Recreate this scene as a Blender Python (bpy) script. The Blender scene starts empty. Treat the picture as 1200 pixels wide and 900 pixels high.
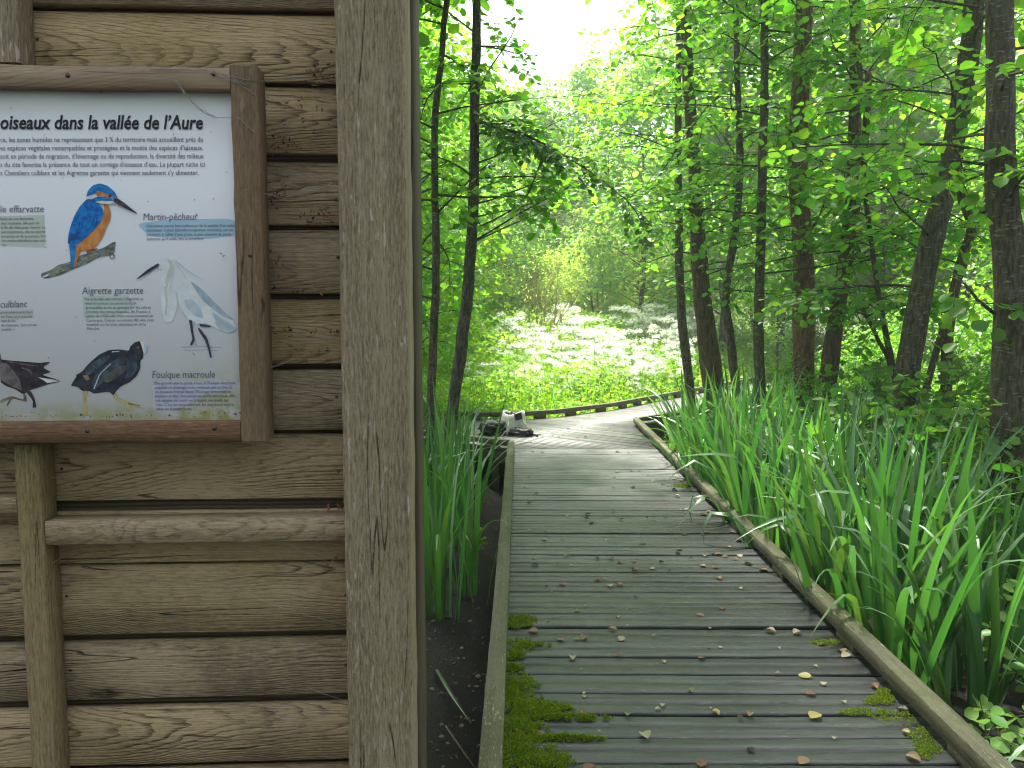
import bpy, math, random
import numpy as np
from mathutils import Vector, Matrix, noise as mnoise

random.seed(7)
rng = np.random.default_rng(11)
SC = bpy.context.scene
COL = SC.collection
rad = math.radians

# ------------------------------------------------------------------ camera
PITCH = rad(4.92)
FPX = 906.0
CAM = Vector((0.0, 0.0, 1.6))
cd = bpy.data.cameras.new('camera')
cam = bpy.data.objects.new('camera', cd)
COL.objects.link(cam)
cam.location = CAM
cam.rotation_euler = (math.pi / 2 - PITCH, 0, 0)
cd.sensor_width = 36.0
cd.lens = 36.0 * FPX / 1200.0
cd.clip_start = 0.05
cd.clip_end = 2000
SC.camera = cam


def ray(x, y):
    u = (x - 600.0) / FPX
    v = (450.0 - y) / FPX
    return Vector((u, math.cos(PITCH) + v * math.sin(PITCH), -math.sin(PITCH) + v * math.cos(PITCH)))


def at(x, y, Y):
    d = ray(x, y)
    return CAM + d * (Y / d.y)


def onz(x, y, z=0.0):
    d = ray(x, y)
    return CAM + d * ((z - CAM.z) / d.z)


# ------------------------------------------------------------------ tags and linking
def tag(o, label=None, cat=None, group=None, kind=None):
    if label: o['label'] = label
    if cat: o['category'] = cat
    if group: o['group'] = group
    if kind: o['kind'] = kind
    return o


def empty(name, loc=(0, 0, 0), rz=0.0, label=None, cat=None, group=None, kind=None):
    o = bpy.data.objects.new(name, None)
    COL.objects.link(o)
    o.location = loc
    o.rotation_euler = (0, 0, rz)
    o.empty_display_size = 0.1
    return tag(o, label, cat, group, kind)


def link(name, me, mats, parent=None, smooth=False, loc=None):
    o = bpy.data.objects.new(name, me)
    COL.objects.link(o)
    if not isinstance(mats, (list, tuple)):
        mats = [mats]
    for m in mats:
        me.materials.append(m)
    if smooth:
        me.polygons.foreach_set('use_smooth', [True] * len(me.polygons))
    if parent: o.parent = parent
    if loc is not None: o.location = loc
    return o


def np_mesh(name, V, loops, sizes, uv=None, mi=None):
    me = bpy.data.meshes.new(name)
    V = np.asarray(V, dtype=np.float32)
    loops = np.asarray(loops, dtype=np.int32)
    sizes = np.asarray(sizes, dtype=np.int32)
    me.vertices.add(len(V))
    me.vertices.foreach_set('co', V.ravel())
    me.loops.add(len(loops))
    me.loops.foreach_set('vertex_index', loops)
    me.polygons.add(len(sizes))
    starts = np.concatenate(([0], np.cumsum(sizes)[:-1])).astype(np.int32)
    me.polygons.foreach_set('loop_start', starts)
    me.polygons.foreach_set('loop_total', sizes)
    if mi is not None:
        me.polygons.foreach_set('material_index', np.asarray(mi, dtype=np.int32))
    if uv is not None:
        l = me.uv_layers.new(name='UVMap')
        l.data.foreach_set('uv', np.asarray(uv, dtype=np.float32)[loops].ravel())
    me.update(calc_edges=True)
    me.validate()
    return me


class MB:
    """collects shapes with per-vertex uv; builds ONE mesh"""
    def __init__(self):
        self.v = []; self.f = []; self.uv = []; self.mi = []

    def add(self, verts, faces, uvs=None, m=0):
        b = len(self.v)
        self.v += [tuple(p) for p in verts]
        self.uv += [tuple(q) for q in (uvs if uvs is not None else [(p[0], p[1]) for p in verts])]
        for f in faces:
            self.f.append([b + i for i in f]); self.mi.append(m)

    def sweep(self, prof, A, B, up=(0, 0, 1), n=6, jit=0.0, m=0, end=True, bend=0.0):
        """profile [(side, up)] swept from A to B, roughened by jit; uv = along, around in metres with a random start"""
        A = Vector(A); B = Vector(B)
        d = (B - A); L = d.length; d.normalize()
        upv = Vector(up); sd = d.cross(upv).normalized(); upv = sd.cross(d).normalized()
        k = len(prof)
        off = (random.uniform(0, 50), float(random.randint(0, 50)))
        per = [0.0]
        for i in range(k):
            a = prof[i]; b = prof[(i + 1) % k]
            per.append(per[-1] + math.hypot(b[0] - a[0], b[1] - a[1]))
        vs = []; uvs = []; fs = []
        ph = random.uniform(0, 6)
        for j in range(n + 1):
            t = j / n
            c = A + d * (L * t) + upv * (bend * math.sin(math.pi * t)) 
            for i in range(k + 1):
                p = prof[i % k]
                s = random.Random(int((off[0] * 1000) + j * 97 + (i % k) * 13))
                q = c + sd * (p[0] + s.uniform(-jit, jit)) + upv * (p[1] + s.uniform(-jit, jit))
                vs.append(q); uvs.append((off[0] + L * t, off[1] + per[i]))
        for j in range(n):
            for i in range(k):
                a = j * (k + 1) + i
                fs.append((a, a + 1, a + k + 2, a + k + 1))
        self.add(vs, fs, uvs, m)
        if end:
            for j, rev in ((0, False), (n, True)):
                cap = [vs[j * (k + 1) + i] for i in range(k)]
                cu = [(off[0] + p[1], off[1] + p[0]) for p in prof]
                idx = list(range(k))
                if not rev: idx = idx[::-1]
                self.add(cap, [idx], cu, m)
        return self

    def tube(self, pts, rads, n=8, jit=0.0, m=0, cap=True, seed=0):
        pts = [Vector(p) for p in pts]
        if not hasattr(rads, '__len__'): rads = [rads] * len(pts)
        off = random.uniform(0, 40)
        vs = []; uvs = []; fs = []
        ref = Vector((0.31, 0.83, 0.2)).normalized()
        al = 0.0
        for j, p in enumerate(pts):
            if j == 0: d = pts[1] - pts[0]
            elif j == len(pts) - 1: d = pts[-1] - pts[-2]
            else: d = pts[j + 1] - pts[j - 1]
            d.normalize()
            if abs(d.dot(ref)) > 0.95: ref = Vector((1, 0, 0.1)).normalized()
            s = d.cross(ref).normalized(); u = s.cross(d).normalized()
            if j: al += (p - pts[j - 1]).length
            for i in range(n + 1):
                a = 2 * math.pi * (i % n) / n
                r = rads[j]
                if jit: r *= 1 + jit * mnoise.noise(Vector((math.cos(a) * 1.3 + seed * 7.1, math.sin(a) * 1.3, al * 2.2)))
                vs.append(p + s * (math.cos(a) * r) + u * (math.sin(a) * r))
                uvs.append((off + al, i / n * 2 * math.pi * max(rads[0], 0.004)))
        for j in range(len(pts) - 1):
            for i in range(n):
                a = j * (n + 1) + i
                fs.append((a, a + 1, a + n + 2, a + n + 1))
        if cap:
            fs.append(tuple(range(n))[::-1])
            b = (len(pts) - 1) * (n + 1)
            fs.append(tuple(b + i for i in range(n)))
        self.add(vs, fs, uvs, m)
        return self

    def prism(self, poly, z0, z1, m=0, udir=None):
        """polygon in xy extruded between heights"""
        k = len(poly)
        off = (random.uniform(0, 50), random.uniform(0, 50))
        ud = Vector(udir) if udir else Vector((1, 0))
        vd = Vector((-ud.y, ud.x))
        def uvf(p, e): return (off[0] + p[0] * ud.x + p[1] * ud.y, off[1] + p[0] * vd.x + p[1] * vd.y + e)
        vs = [(p[0], p[1], z1) for p in poly] + [(p[0], p[1], z0) for p in poly]
        uvs = [uvf(p, 0) for p in poly] + [uvf(p, .03) for p in poly]
        fs = [tuple(range(k)), tuple(range(k, 2 * k))[::-1]]
        for i in range(k):
            j = (i + 1) % k
            fs.append((i, i + k, j + k, j))
        self.add(vs, fs, uvs, m)
        return self

    def blob(self, c, r, seed=0, amp=0.2, freq=1.5, nu=14, nv=9, rz=0.0, m=0, flat=None):
        vs = []; fs = []
        for j in range(nv + 1):
            th = math.pi * j / nv
            for i in range(nu):
                ph = 2 * math.pi * i / nu
                d = Vector((math.sin(th) * math.cos(ph), math.sin(th) * math.sin(ph), math.cos(th)))
                k = 1 + amp * mnoise.noise(d * freq + Vector((seed * 3.7, seed * 1.3, 0)))
                p = Vector((d.x * r[0] * k, d.y * r[1] * k, d.z * r[2] * k))
                p = Matrix.Rotation(rz, 3, 'Z') @ p + Vector(c)
                if flat is not None and p.z < flat: p.z = flat
                vs.append(p)
        for j in range(nv):
            for i in range(nu):
                a = j * nu + i; b = j * nu + (i + 1) % nu
                fs.append((a, a + nu, b + nu, b))
        self.add(vs, fs, None, m)
        return self

    def build(self, name, mats, parent=None, smooth=False, bevel=0.0, label=None, kind=None):
        V = np.array([tuple(p) for p in self.v], dtype=np.float32)
        loops = [i for f in self.f for i in f]
        me = np_mesh(name, V, loops, [len(f) for f in self.f], uv=np.array(self.uv), mi=self.mi)
        o = link(name, me, mats, parent, smooth)
        if bevel:
            b = o.modifiers.new('bevel', 'BEVEL'); b.width = bevel; b.segments = 2; b.limit_method = 'ANGLE'
        if label: o['label'] = label
        if kind: o['kind'] = kind
        return o


def rect(w, h, c=0.003, x0=None, y0=0.0):
    """chamfered rectangle profile, centred across, from y0 up"""
    x = -w / 2 if x0 is None else x0
    return [(x + c, y0), (x + w - c, y0), (x + w, y0 + c), (x + w, y0 + h - c), (x + w - c, y0 + h), (x + c, y0 + h), (x, y0 + h - c), (x, y0 + c)]


# ------------------------------------------------------------------ materials
def new_mat(name):
    m = bpy.data.materials.new(name)
    m.use_nodes = True
    nt = m.node_tree
    nt.nodes.clear()
    out = nt.nodes.new('ShaderNodeOutputMaterial')

    def N(t, **kw):
        n = nt.nodes.new('ShaderNode' + t)
        for k, val in sorted(kw.items(), key=lambda q: q[0][0] != "_"):
            if k.startswith('_'):
                setattr(n, k[1:], val); continue
            key = int(k[1:]) if k[0] == 'i' and k[1:].isdigit() else k.replace('__', ' ')
            s = n.inputs[key]
            if isinstance(val, bpy.types.NodeSocket): nt.links.new(val, s)
            elif hasattr(s.default_value, '__len__') and hasattr(val, '__len__') and len(val) == 3 and len(s.default_value) == 4:
                s.default_value = (*val, 1)
            else: s.default_value = val
        return n

    def M(op, a, b=0.0, c=0.0, clamp=False):
        n = N('Math', i0=a, i1=b, i2=c, _operation=op)
        n.use_clamp = clamp
        return n.outputs[0]

    def MIX(f, a, b, blend='MIX'):
        n = nt.nodes.new('ShaderNodeMix'); n.data_type = 'RGBA'; n.blend_type = blend
        for s, val in ((n.inputs[0], f), (n.inputs[6], a), (n.inputs[7], b)):
            if isinstance(val, bpy.types.NodeSocket): nt.links.new(val, s)
            elif hasattr(val, '__len__'): s.default_value = (*val[:3], 1)
            else: s.default_value = val
        return n.outputs[2]

    def RAMP(f, a, b):
        n = N('MapRange', Value=f); n.interpolation_type = 'SMOOTHSTEP'
        n.inputs[1].default_value = a; n.inputs[2].default_value = b
        return n.outputs[0]

    def SURF(s): nt.links.new(s, out.inputs['Surface'])
    return m, nt, N, M, MIX, RAMP, SURF


def wood(name, dark, light, green=0.3, greencol=(0.10, 0.11, 0.045), rough=0.75, ringf=700.0, figure=0.5, knots=True, blotch=(0.05, 0.04, 0.035), chips=0.0, spec=0.3, bump=0.35, ringamt=0.35, across=230.0, chipcol=(0.42, 0.42, 0.38), stain=0.25, stainscale=3.0, cath=None, flake=0.0, far_sheen=None, islvar=0.32):
    m, nt, N, M, MIX, RAMP, SURF = new_mat(name)
    uv = N('UVMap').outputs[0]
    sep = N('SeparateXYZ', Vector=uv)
    u, v = sep.outputs[0], sep.outputs[1]
    geo = N('NewGeometry')
    pos = geo.outputs['Position']
    isl = geo.outputs['Random Per Island']

    def vec(a, b, c=0.0): return N('CombineXYZ', X=a, Y=b, Z=c).outputs[0]
    n1 = N('TexNoise', Vector=vec(M('MULTIPLY', u, 2.2), M('MULTIPLY', v, 14.0)), Scale=1.0, Detail=2.0).outputs[0]
    vv = M('ADD', v, M('MULTIPLY', M('SUBTRACT', n1, 0.5), 0.03 * figure))
    dark_k = 0.0
    if knots:
        kv = vec(M('MULTIPLY', u, 2.2), M('MULTIPLY', v, 6.5))
        vor = N('TexVoronoi', Vector=kv, Scale=1.0, Randomness=1.0)
        gate = M('GREATER_THAN', N('SeparateColor', Color=vor.outputs['Color']).outputs[0], 0.48)
        kd = M('MULTIPLY', RAMP(vor.outputs['Distance'], 0.34, 0.0), gate)
        vv = M('ADD', vv, M('MULTIPLY', kd, 0.016))
        dark_k = M('MULTIPLY', RAMP(vor.outputs['Distance'], 0.11, 0.05), gate)
    if cath:
        # flat-sawn figure: nested arches along the middle of each board, straight lines towards its edges
        seed = M('FLOOR', v)
        vl = M('FRACT', v)
        wn_ = N('TexWhiteNoise', W=seed, _noise_dimensions='1D')
        pz = wn_.outputs['Value']; pz2 = N('SeparateColor', Color=wn_.outputs['Color']).outputs[1]
        wob = N('TexNoise', Vector=vec(M('MULTIPLY', u, 1.1), seed), Scale=1.0, Detail=2.0).outputs[0]
        vc = M('ADD', M('ADD', 0.0, M('MULTIPLY', pz2, 0.11)), M('MULTIPLY', M('SUBTRACT', wob, 0.5), 0.12))
        dv = M('SUBTRACT', vl, vc)
        w1 = N('TexNoise', Vector=vec(M('MULTIPLY', u, 3.0), M('MULTIPLY', v, 16.0)), Scale=1.0, Detail=3.0).outputs[0]
        w2 = N('TexNoise', Vector=vec(M('MULTIPLY', u, 9.0), M('MULTIPLY', v, 60.0)), Scale=1.0, Detail=2.0).outputs[0]
        ph = M('ADD', M('MULTIPLY', M('MULTIPLY', dv, dv), M('ADD', cath * 0.55, M('MULTIPLY', pz, cath * 0.9))), M('MULTIPLY', u, M('ADD', 4.0, M('MULTIPLY', pz2, 20.0))))
        ph = M('ADD', ph, M('ADD', M('MULTIPLY', w1, 5.0), M('MULTIPLY', w2, 1.1)))
        if knots: ph = M('ADD', ph, M('MULTIPLY', kd, 5.0))
        fr = M('FRACT', ph)
        ring = M('SUBTRACT', 1.0, M('MULTIPLY', RAMP(fr, 0.5, 0.93), RAMP(fr, 1.0, 0.93)))
        fade = N('TexNoise', Vector=vec(M('MULTIPLY', u, 2.0), M('MULTIPLY', v, 9.0), 4.0), Scale=1.0, Detail=2.0).outputs[0]
        ring = M('SUBTRACT', 1.0, M('MULTIPLY', M('SUBTRACT', 1.0, ring), RAMP(fade, 0.3, 0.6)))
    elif ringamt > 0:
        ring = M('SINE', M('MULTIPLY', vv, ringf))
        ring = RAMP(ring, -0.9, 0.9)
    else:
        ring = N('TexNoise', Vector=vec(M('MULTIPLY', u, 2.4), M('MULTIPLY', vv, 70.0)), Scale=1.0, Detail=3.0, Roughness=0.6).outputs[0]
        ringamt = 0.45
    fine = N('TexNoise', Vector=vec(M('MULTIPLY', u, 7.0), M('MULTIPLY', vv, across)), Scale=1.0, Detail=4.0, Roughness=0.65).outputs[0]
    streak = N('TexNoise', Vector=vec(M('MULTIPLY', u, 1.3), M('MULTIPLY', v, 22.0)), Scale=1.0, Detail=3.0).outputs[0]
    f = M('ADD', M('MULTIPLY', ring, ringamt), M('ADD', M('MULTIPLY', fine, 0.6), M('MULTIPLY', streak, 0.55)))
    f = RAMP(f, 0.38, 1.1)
    col = MIX(f, dark, light)
    big = N('TexNoise', Vector=pos, Scale=stainscale, Detail=5.0, Roughness=0.6).outputs[0]
    col = MIX(M('MULTIPLY', RAMP(big, 0.5, 0.72), stain), col, blotch)
    g2 = N('TexNoise', Vector=pos, Scale=4.5, Detail=6.0, Roughness=0.65).outputs[0]
    col = MIX(M('MULTIPLY', RAMP(g2, 0.42, 0.68), green), col, greencol)
    hs = N('HueSaturation', Color=col, Value=M('ADD', 1.0 - islvar / 2, M('MULTIPLY', isl, islvar)), Saturation=M('ADD', 0.85, M('MULTIPLY', isl, 0.3)))
    col = hs.outputs[0]
    crack = RAMP(fine, 0.34, 0.24)
    col = MIX(M('MULTIPLY', crack, 0.6), col, tuple(c * 0.3 for c in dark))
    # long drying cracks along the grain
    ck = N('TexNoise', Vector=vec(M('MULTIPLY', u, 1.6), M('MULTIPLY', vv, 34.0)), Scale=1.0, Detail=1.0).outputs[0]
    ckg = N('TexNoise', Vector=vec(M('MULTIPLY', u, 2.6), M('MULTIPLY', v, 15.0), 9.0), Scale=1.0, Detail=1.0).outputs[0]
    ckm = M('MULTIPLY', RAMP(M('ABSOLUTE', M('SUBTRACT', ck, 0.52)), 0.012, 0.003), RAMP(ckg, 0.54, 0.62))
    col = MIX(M('MULTIPLY', ckm, 0.85), col, tuple(c * 0.25 for c in dark))
    if knots: col = MIX(M('MULTIPLY', dark_k, 0.85), col, tuple(c * 0.3 for c in dark))
    if flake:
        fk = N('TexNoise', Vector=vec(M('MULTIPLY', u, 38.0), M('MULTIPLY', v, 240.0)), Scale=1.0, Detail=5.0, Roughness=0.75).outputs[0]
        col = MIX(M('MULTIPLY', RAMP(fk, 0.48, 0.60), flake), col, tuple(min(1, c * 1.15) for c in light))
        col = MIX(M('MULTIPLY', RAMP(fk, 0.46, 0.36), flake), col, tuple(c * 0.8 for c in dark))
    if far_sheen:
        # far boards paler: sky sheen with distance painted into the colour, plus slight wear
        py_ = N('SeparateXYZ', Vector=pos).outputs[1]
        col = MIX(M('MULTIPLY', RAMP(M('ADD', py_, M('MULTIPLY', M('SUBTRACT', isl, 0.5), 2.0)), far_sheen[0], far_sheen[1]), RAMP(f, 0.1, 0.75)), col, far_sheen[2])
    if chips:
        cn = N('TexNoise', Vector=vec(M('MULTIPLY', u, 26.0), M('MULTIPLY', v, 110.0)), Scale=1.0, Detail=2.0).outputs[0]
        big2 = N('TexNoise', Vector=pos, Scale=7.0, Detail=3.0).outputs[0]
        col = MIX(M('MULTIPLY', M('MULTIPLY', RAMP(cn, 0.6, 0.68), RAMP(big2, 0.42, 0.6)), chips), col, chipcol)
    h = M('ADD', M('MULTIPLY', fine, 0.8), M('MULTIPLY', ring, 0.35))
    bp = N('Bump', Height=M('SUBTRACT', h, M('MULTIPLY', ckm, 1.5)), Strength=bump, Distance=0.003)
    rg = M('ADD', rough - 0.12, M('MULTIPLY', g2, 0.24))
    b = N('BsdfPrincipled', Base__Color=col, Roughness=rg, Normal=bp.outputs[0])
    b.inputs['Specular IOR Level'].default_value = spec
    SURF(b.outputs[0])
    return m


def leafmat(name, col, trans, hue=0.03, valr=0.5, gloss=0.10, tfac=0.45, rough=0.4):
    m, nt, N, M, MIX, RAMP, SURF = new_mat(name)
    isl = N('NewGeometry').outputs['Random Per Island']
    wn = N('TexWhiteNoise', W=isl, _noise_dimensions='1D').outputs['Value']
    a = N('HueSaturation', Color=(*col, 1), Hue=M('ADD', 0.5 - hue / 2, M('MULTIPLY', isl, hue)), Value=M('ADD', 1 - valr / 2, M('MULTIPLY', wn, valr))).outputs[0]
    t = N('HueSaturation', Color=(*trans, 1), Hue=M('ADD', 0.5 - hue / 2, M('MULTIPLY', isl, hue)), Value=M('ADD', 1 - valr / 2, M('MULTIPLY', wn, valr))).outputs[0]
    d = N('BsdfDiffuse', Color=a)
    tr = N('BsdfTranslucent', Color=t)
    mx = N('MixShader', Fac=tfac, i1=d.outputs[0], i2=tr.outputs[0])
    gl = N('BsdfGlossy', Color=(0.9, 0.95, 0.9, 1), Roughness=rough)
    lw = N('LayerWeight', Blend=0.25)
    mg = N('MixShader', Fac=M('ADD', gloss * 0.35, M('MULTIPLY', lw.outputs['Fresnel'], gloss * 1.6)), i1=mx.outputs[0], i2=gl.outputs[0])
    SURF(mg.outputs[0])
    return m


def bark(name, dark, light, green=(0.06, 0.075, 0.03), greenamt=0.5, spots=0.4, horiz=True, flaky=0.0):
    m, nt, N, M, MIX, RAMP, SURF = new_mat(name)
    tc = N('TexCoord').outputs['Object']
    mp = N('Mapping', Vector=tc); mp.inputs['Scale'].default_value = (38, 38, 9)
    n1 = N('TexNoise', Vector=mp.outputs[0], Scale=1.0, Detail=5.0, Roughness=0.65).outputs[0]
    col = MIX(RAMP(n1, 0.3, 0.72), dark, light)
    g = N('TexNoise', Vector=tc, Scale=5.0, Detail=5.0).outputs[0]
    col = MIX(M('MULTIPLY', RAMP(g, 0.42, 0.65), greenamt), col, green)
    mp2 = N('Mapping', Vector=tc); mp2.inputs['Scale'].default_value = (16, 16, 60) if horiz else (45, 45, 25)
    s = N('TexNoise', Vector=mp2.outputs[0], Scale=1.0, Detail=2.0).outputs[0]
    col = MIX(M('MULTIPLY', RAMP(s, 0.61, 0.69), spots), col, (0.30, 0.30, 0.26))
    if flaky:
        vz = N('TexVoronoi', Vector=mp.outputs[0], Scale=0.55)
        col = MIX(M('MULTIPLY', RAMP(vz.outputs['Distance'], 0.5, 0.9), flaky), col, (0.30, 0.11, 0.05))
    bp = N('Bump', Height=M('ADD', n1, M('MULTIPLY', s, 0.4)), Strength=1.0, Distance=0.02)
    b = N('BsdfPrincipled', Base__Color=col, Roughness=0.85, Normal=bp.outputs[0])
    b.inputs['Specular IOR Level'].default_value = 0.2
    SURF(b.outputs[0])
    return m


def plain(name, col, rough=0.7, var=0.3, scale=25.0, spec=0.3, metal=0.0, stretch=(1, 1, 1), bump=0.0, col2=None):
    m, nt, N, M, MIX, RAMP, SURF = new_mat(name)
    tc = N('TexCoord').outputs['Object']
    mp = N('Mapping', Vector=tc); mp.inputs['Scale'].default_value = stretch
    n1 = N('TexNoise', Vector=mp.outputs[0], Scale=scale, Detail=4.0, Roughness=0.6).outputs[0]
    c2 = col2 if col2 else tuple(c * (1 - var) for c in col)
    c = MIX(RAMP(n1, 0.32, 0.68), c2, col)
    b = N('BsdfPrincipled', Base__Color=c, Roughness=rough, Metallic=metal)
    if bump:
        bp = N('Bump', Height=n1, Strength=bump, Distance=0.01)
        nt.links.new(bp.outputs[0], b.inputs['Normal'])
    b.inputs['Specular IOR Level'].default_value = spec
    SURF(b.outputs[0])
    return m


MAT = {}
MAT['board'] = wood('weathered_board', (0.068, 0.047, 0.029), (0.52, 0.395, 0.245), green=0.5, greencol=(0.30, 0.232, 0.095), stain=0.65, stainscale=2.4, blotch=(0.095, 0.066, 0.052), cath=1700.0, ringamt=0.4, bump=1.0, chips=0.3, islvar=0.5, flake=0.45)
MAT['backing'] = wood('shadowed_board', (0.045, 0.033, 0.023), (0.15, 0.115, 0.078), green=0.35, greencol=(0.055, 0.048, 0.022))  # gap shade painted in: darker wood than the cladding in front
MAT['batten'] = wood('batten_wood', (0.085, 0.063, 0.032), (0.34, 0.26, 0.14), green=0.65, greencol=(0.18, 0.145, 0.045), figure=0.5, knots=False, chips=0.3, ringamt=0, flake=0.55)
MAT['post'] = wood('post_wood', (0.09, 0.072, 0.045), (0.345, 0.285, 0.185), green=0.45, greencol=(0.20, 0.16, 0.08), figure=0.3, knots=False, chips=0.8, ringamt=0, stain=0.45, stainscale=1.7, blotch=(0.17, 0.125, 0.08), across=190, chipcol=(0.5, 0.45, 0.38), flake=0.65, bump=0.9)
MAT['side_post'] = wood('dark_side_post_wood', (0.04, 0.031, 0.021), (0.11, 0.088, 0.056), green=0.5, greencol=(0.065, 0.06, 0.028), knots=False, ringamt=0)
MAT['ledge'] = wood('ledge_wood', (0.13, 0.095, 0.055), (0.46, 0.36, 0.23), green=0.4, greencol=(0.22, 0.19, 0.09), knots=True, cath=900.0, ringamt=0.18, flake=0.5, chips=0.2)
MAT['frame_brown'] = wood('stained_frame_wood', (0.075, 0.042, 0.026), (0.215, 0.12, 0.062), green=0.2, greencol=(0.12, 0.085, 0.05), figure=0.5, knots=False, chips=0.4, chipcol=(0.36, 0.30, 0.24), rough=0.7, ringamt=0, flake=0.6, bump=0.8)
MAT['frame_grey'] = wood('faded_frame_wood', (0.15, 0.11, 0.075), (0.40, 0.30, 0.195), green=0.2, greencol=(0.24, 0.18, 0.12), knots=True, rough=0.65, cath=1400.0, ringamt=0.3)
MAT['frame_side'] = wood('upright_frame_wood', (0.10, 0.07, 0.045), (0.24, 0.165, 0.095), green=0.3, greencol=(0.14, 0.11, 0.07), figure=0.3, knots=False, chips=0.4, chipcol=(0.36, 0.31, 0.22), ringamt=0, flake=0.6, bump=0.8)
MAT['deck'] = wood('deck_wood', (0.0050, 0.0060, 0.0058), (0.056, 0.062, 0.061), islvar=0.8, green=0.25, greencol=(0.020, 0.030, 0.014), rough=0.44, figure=0.4, knots=False, spec=0.55, bump=0.5, ringamt=0, stain=0.4, stainscale=1.6, across=150, blotch=(0.036, 0.028, 0.024), chips=0.35, chipcol=(0.22, 0.22, 0.21), flake=0.35, far_sheen=(4.8, 9.5, (0.14, 0.142, 0.14)))
MAT['deck_pale'] = wood('pale_deck_wood', islvar=0.5, dark=(0.045, 0.045, 0.043), light=(0.18, 0.18, 0.176), green=0.15, greencol=(0.09, 0.10, 0.07), rough=0.45, figure=0.4, knots=False, spec=0.7, bump=0.5, ringamt=0, stain=0.35, stainscale=1.6, across=150, blotch=(0.10, 0.09, 0.08), chips=0.35, chipcol=(0.35, 0.35, 0.33), flake=0.35)  # landing copy of the deck wood, distant sky sheen painted in as paler colour
MAT['rail'] = wood('rail_wood', (0.040, 0.040, 0.024), (0.145, 0.138, 0.088), green=0.75, greencol=(0.062, 0.075, 0.025), rough=0.75, figure=0.4, knots=False, chips=0.6, chipcol=(0.38, 0.40, 0.28), ringamt=0, flake=0.4)
MAT['joist'] = wood('joist_wood', (0.03, 0.03, 0.022), (0.09, 0.085, 0.055), green=0.5, greencol=(0.05, 0.055, 0.025), knots=False, ringamt=0)
MAT['screw'] = plain('rusty_screw', (0.10, 0.085, 0.07), rough=0.45, metal=0.6, scale=300)
MAT['bark_grey'] = bark('grey_bark', (0.035, 0.031, 0.024), (0.18, 0.16, 0.13), greenamt=0.45, spots=0.6)
MAT['bark_dark'] = bark('dark_bark', (0.03, 0.027, 0.019), (0.155, 0.137, 0.10), greenamt=0.5, spots=0.6)
MAT['bark_red'] = bark('flaky_bark', (0.075, 0.045, 0.03), (0.34, 0.225, 0.16), greenamt=0.12, spots=0.15, horiz=False, flaky=0.45)
MAT['bark_rough'] = bark('rough_bark', (0.05, 0.04, 0.028), (0.18, 0.14, 0.10), greenamt=0.3, spots=0.25, horiz=False, flaky=0.25)
MAT['straw_stem'] = plain('straw_stem', (0.42, 0.33, 0.16), var=0.4, scale=8)
MAT['leaf'] = leafmat('alder_leaf', (0.075, 0.185, 0.02), (0.30, 0.72, 0.03), hue=0.05, valr=0.6, tfac=0.52, gloss=0.06)
MAT['leaf_dark'] = leafmat('shaded_bough_leaf', (0.045, 0.11, 0.024), (0.13, 0.34, 0.03), hue=0.05, valr=0.6)  # bough's shade painted into a darker copy of the alder leaf
MAT['leaf_light'] = leafmat('hazel_leaf', (0.09, 0.19, 0.022), (0.32, 0.70, 0.03), hue=0.05, valr=0.5, tfac=0.55)
MAT['leaf_far'] = leafmat('far_leaf', (0.14, 0.27, 0.045), (0.38, 0.72, 0.065), hue=0.07, valr=0.6, tfac=0.55)
MAT['leaf_willow'] = leafmat('willow_leaf', (0.24, 0.36, 0.06), (0.60, 0.84, 0.11), hue=0.06, valr=0.4, tfac=0.62, gloss=0.04)
MAT['herb'] = leafmat('meadow_leaf', (0.14, 0.26, 0.025), (0.40, 0.74, 0.035), hue=0.06, valr=0.5, gloss=0.05)
MAT['iris'] = leafmat('iris_blade', (0.06, 0.17, 0.042), (0.15, 0.43, 0.05), hue=0.06, valr=0.6, gloss=0.10, tfac=0.38, rough=0.42)
MAT['iris_old'] = leafmat('dry_blade', (0.22, 0.17, 0.07), (0.3, 0.22, 0.08), hue=0.03, valr=0.5)
MAT['fern'] = leafmat('bramble_leaf', (0.09, 0.19, 0.045), (0.22, 0.44, 0.06), hue=0.05, valr=0.5, gloss=0.05)
MAT['bramble'] = leafmat('bright_bramble_leaf', (0.14, 0.29, 0.055), (0.26, 0.5, 0.07), hue=0.04, valr=0.4, gloss=0.05)
MAT['petal'] = leafmat('white_umbel', (0.86, 0.88, 0.82), (0.9, 0.92, 0.82), hue=0.01, valr=0.1, gloss=0.0, tfac=0.5)
MAT['moss'] = leafmat('moss', (0.165, 0.25, 0.02), (0.3, 0.42, 0.03), hue=0.05, valr=0.7, gloss=0.0)


# ------------------------------------------------------------------ the setting: ground
def smooth(a, b, x):
    t = min(1, max(0, (x - a) / (b - a))); return t * t * (3 - 2 * t)


def ground_z(x, y):
    d = math.hypot(x, y)
    z = -0.36 + 0.05 * mnoise.noise(Vector((x * 0.9, y * 0.9, 0))) + 0.02 * mnoise.noise(Vector((x * 4, y * 4, 3)))
    z += 0.65 * smooth(15, 32, y - 0.25 * max(0, x)) + 1.2 * smooth(40, 90, d)
    deck = smooth(0.55, 0.0, abs(x - 0.8) - 0.75) * smooth(12.5, 11.0, y)
    z -= 0.22 * deck
    z -= 0.45 * math.exp(-(((x - 2.25) / 0.45) ** 2 + ((y - 2.55) / 0.55) ** 2))      # wet hollow beside the near right rail
    z -= 0.35 * math.exp(-(((x - 2.5) / 0.5) ** 2 + ((y - 10.9) / 0.6) ** 2))         # hollow inside the bend
    z -= 0.30 * math.exp(-(((x + 0.35) / 0.35) ** 2 + ((y - 7.9) / 1.0) ** 2))
    return z


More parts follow.
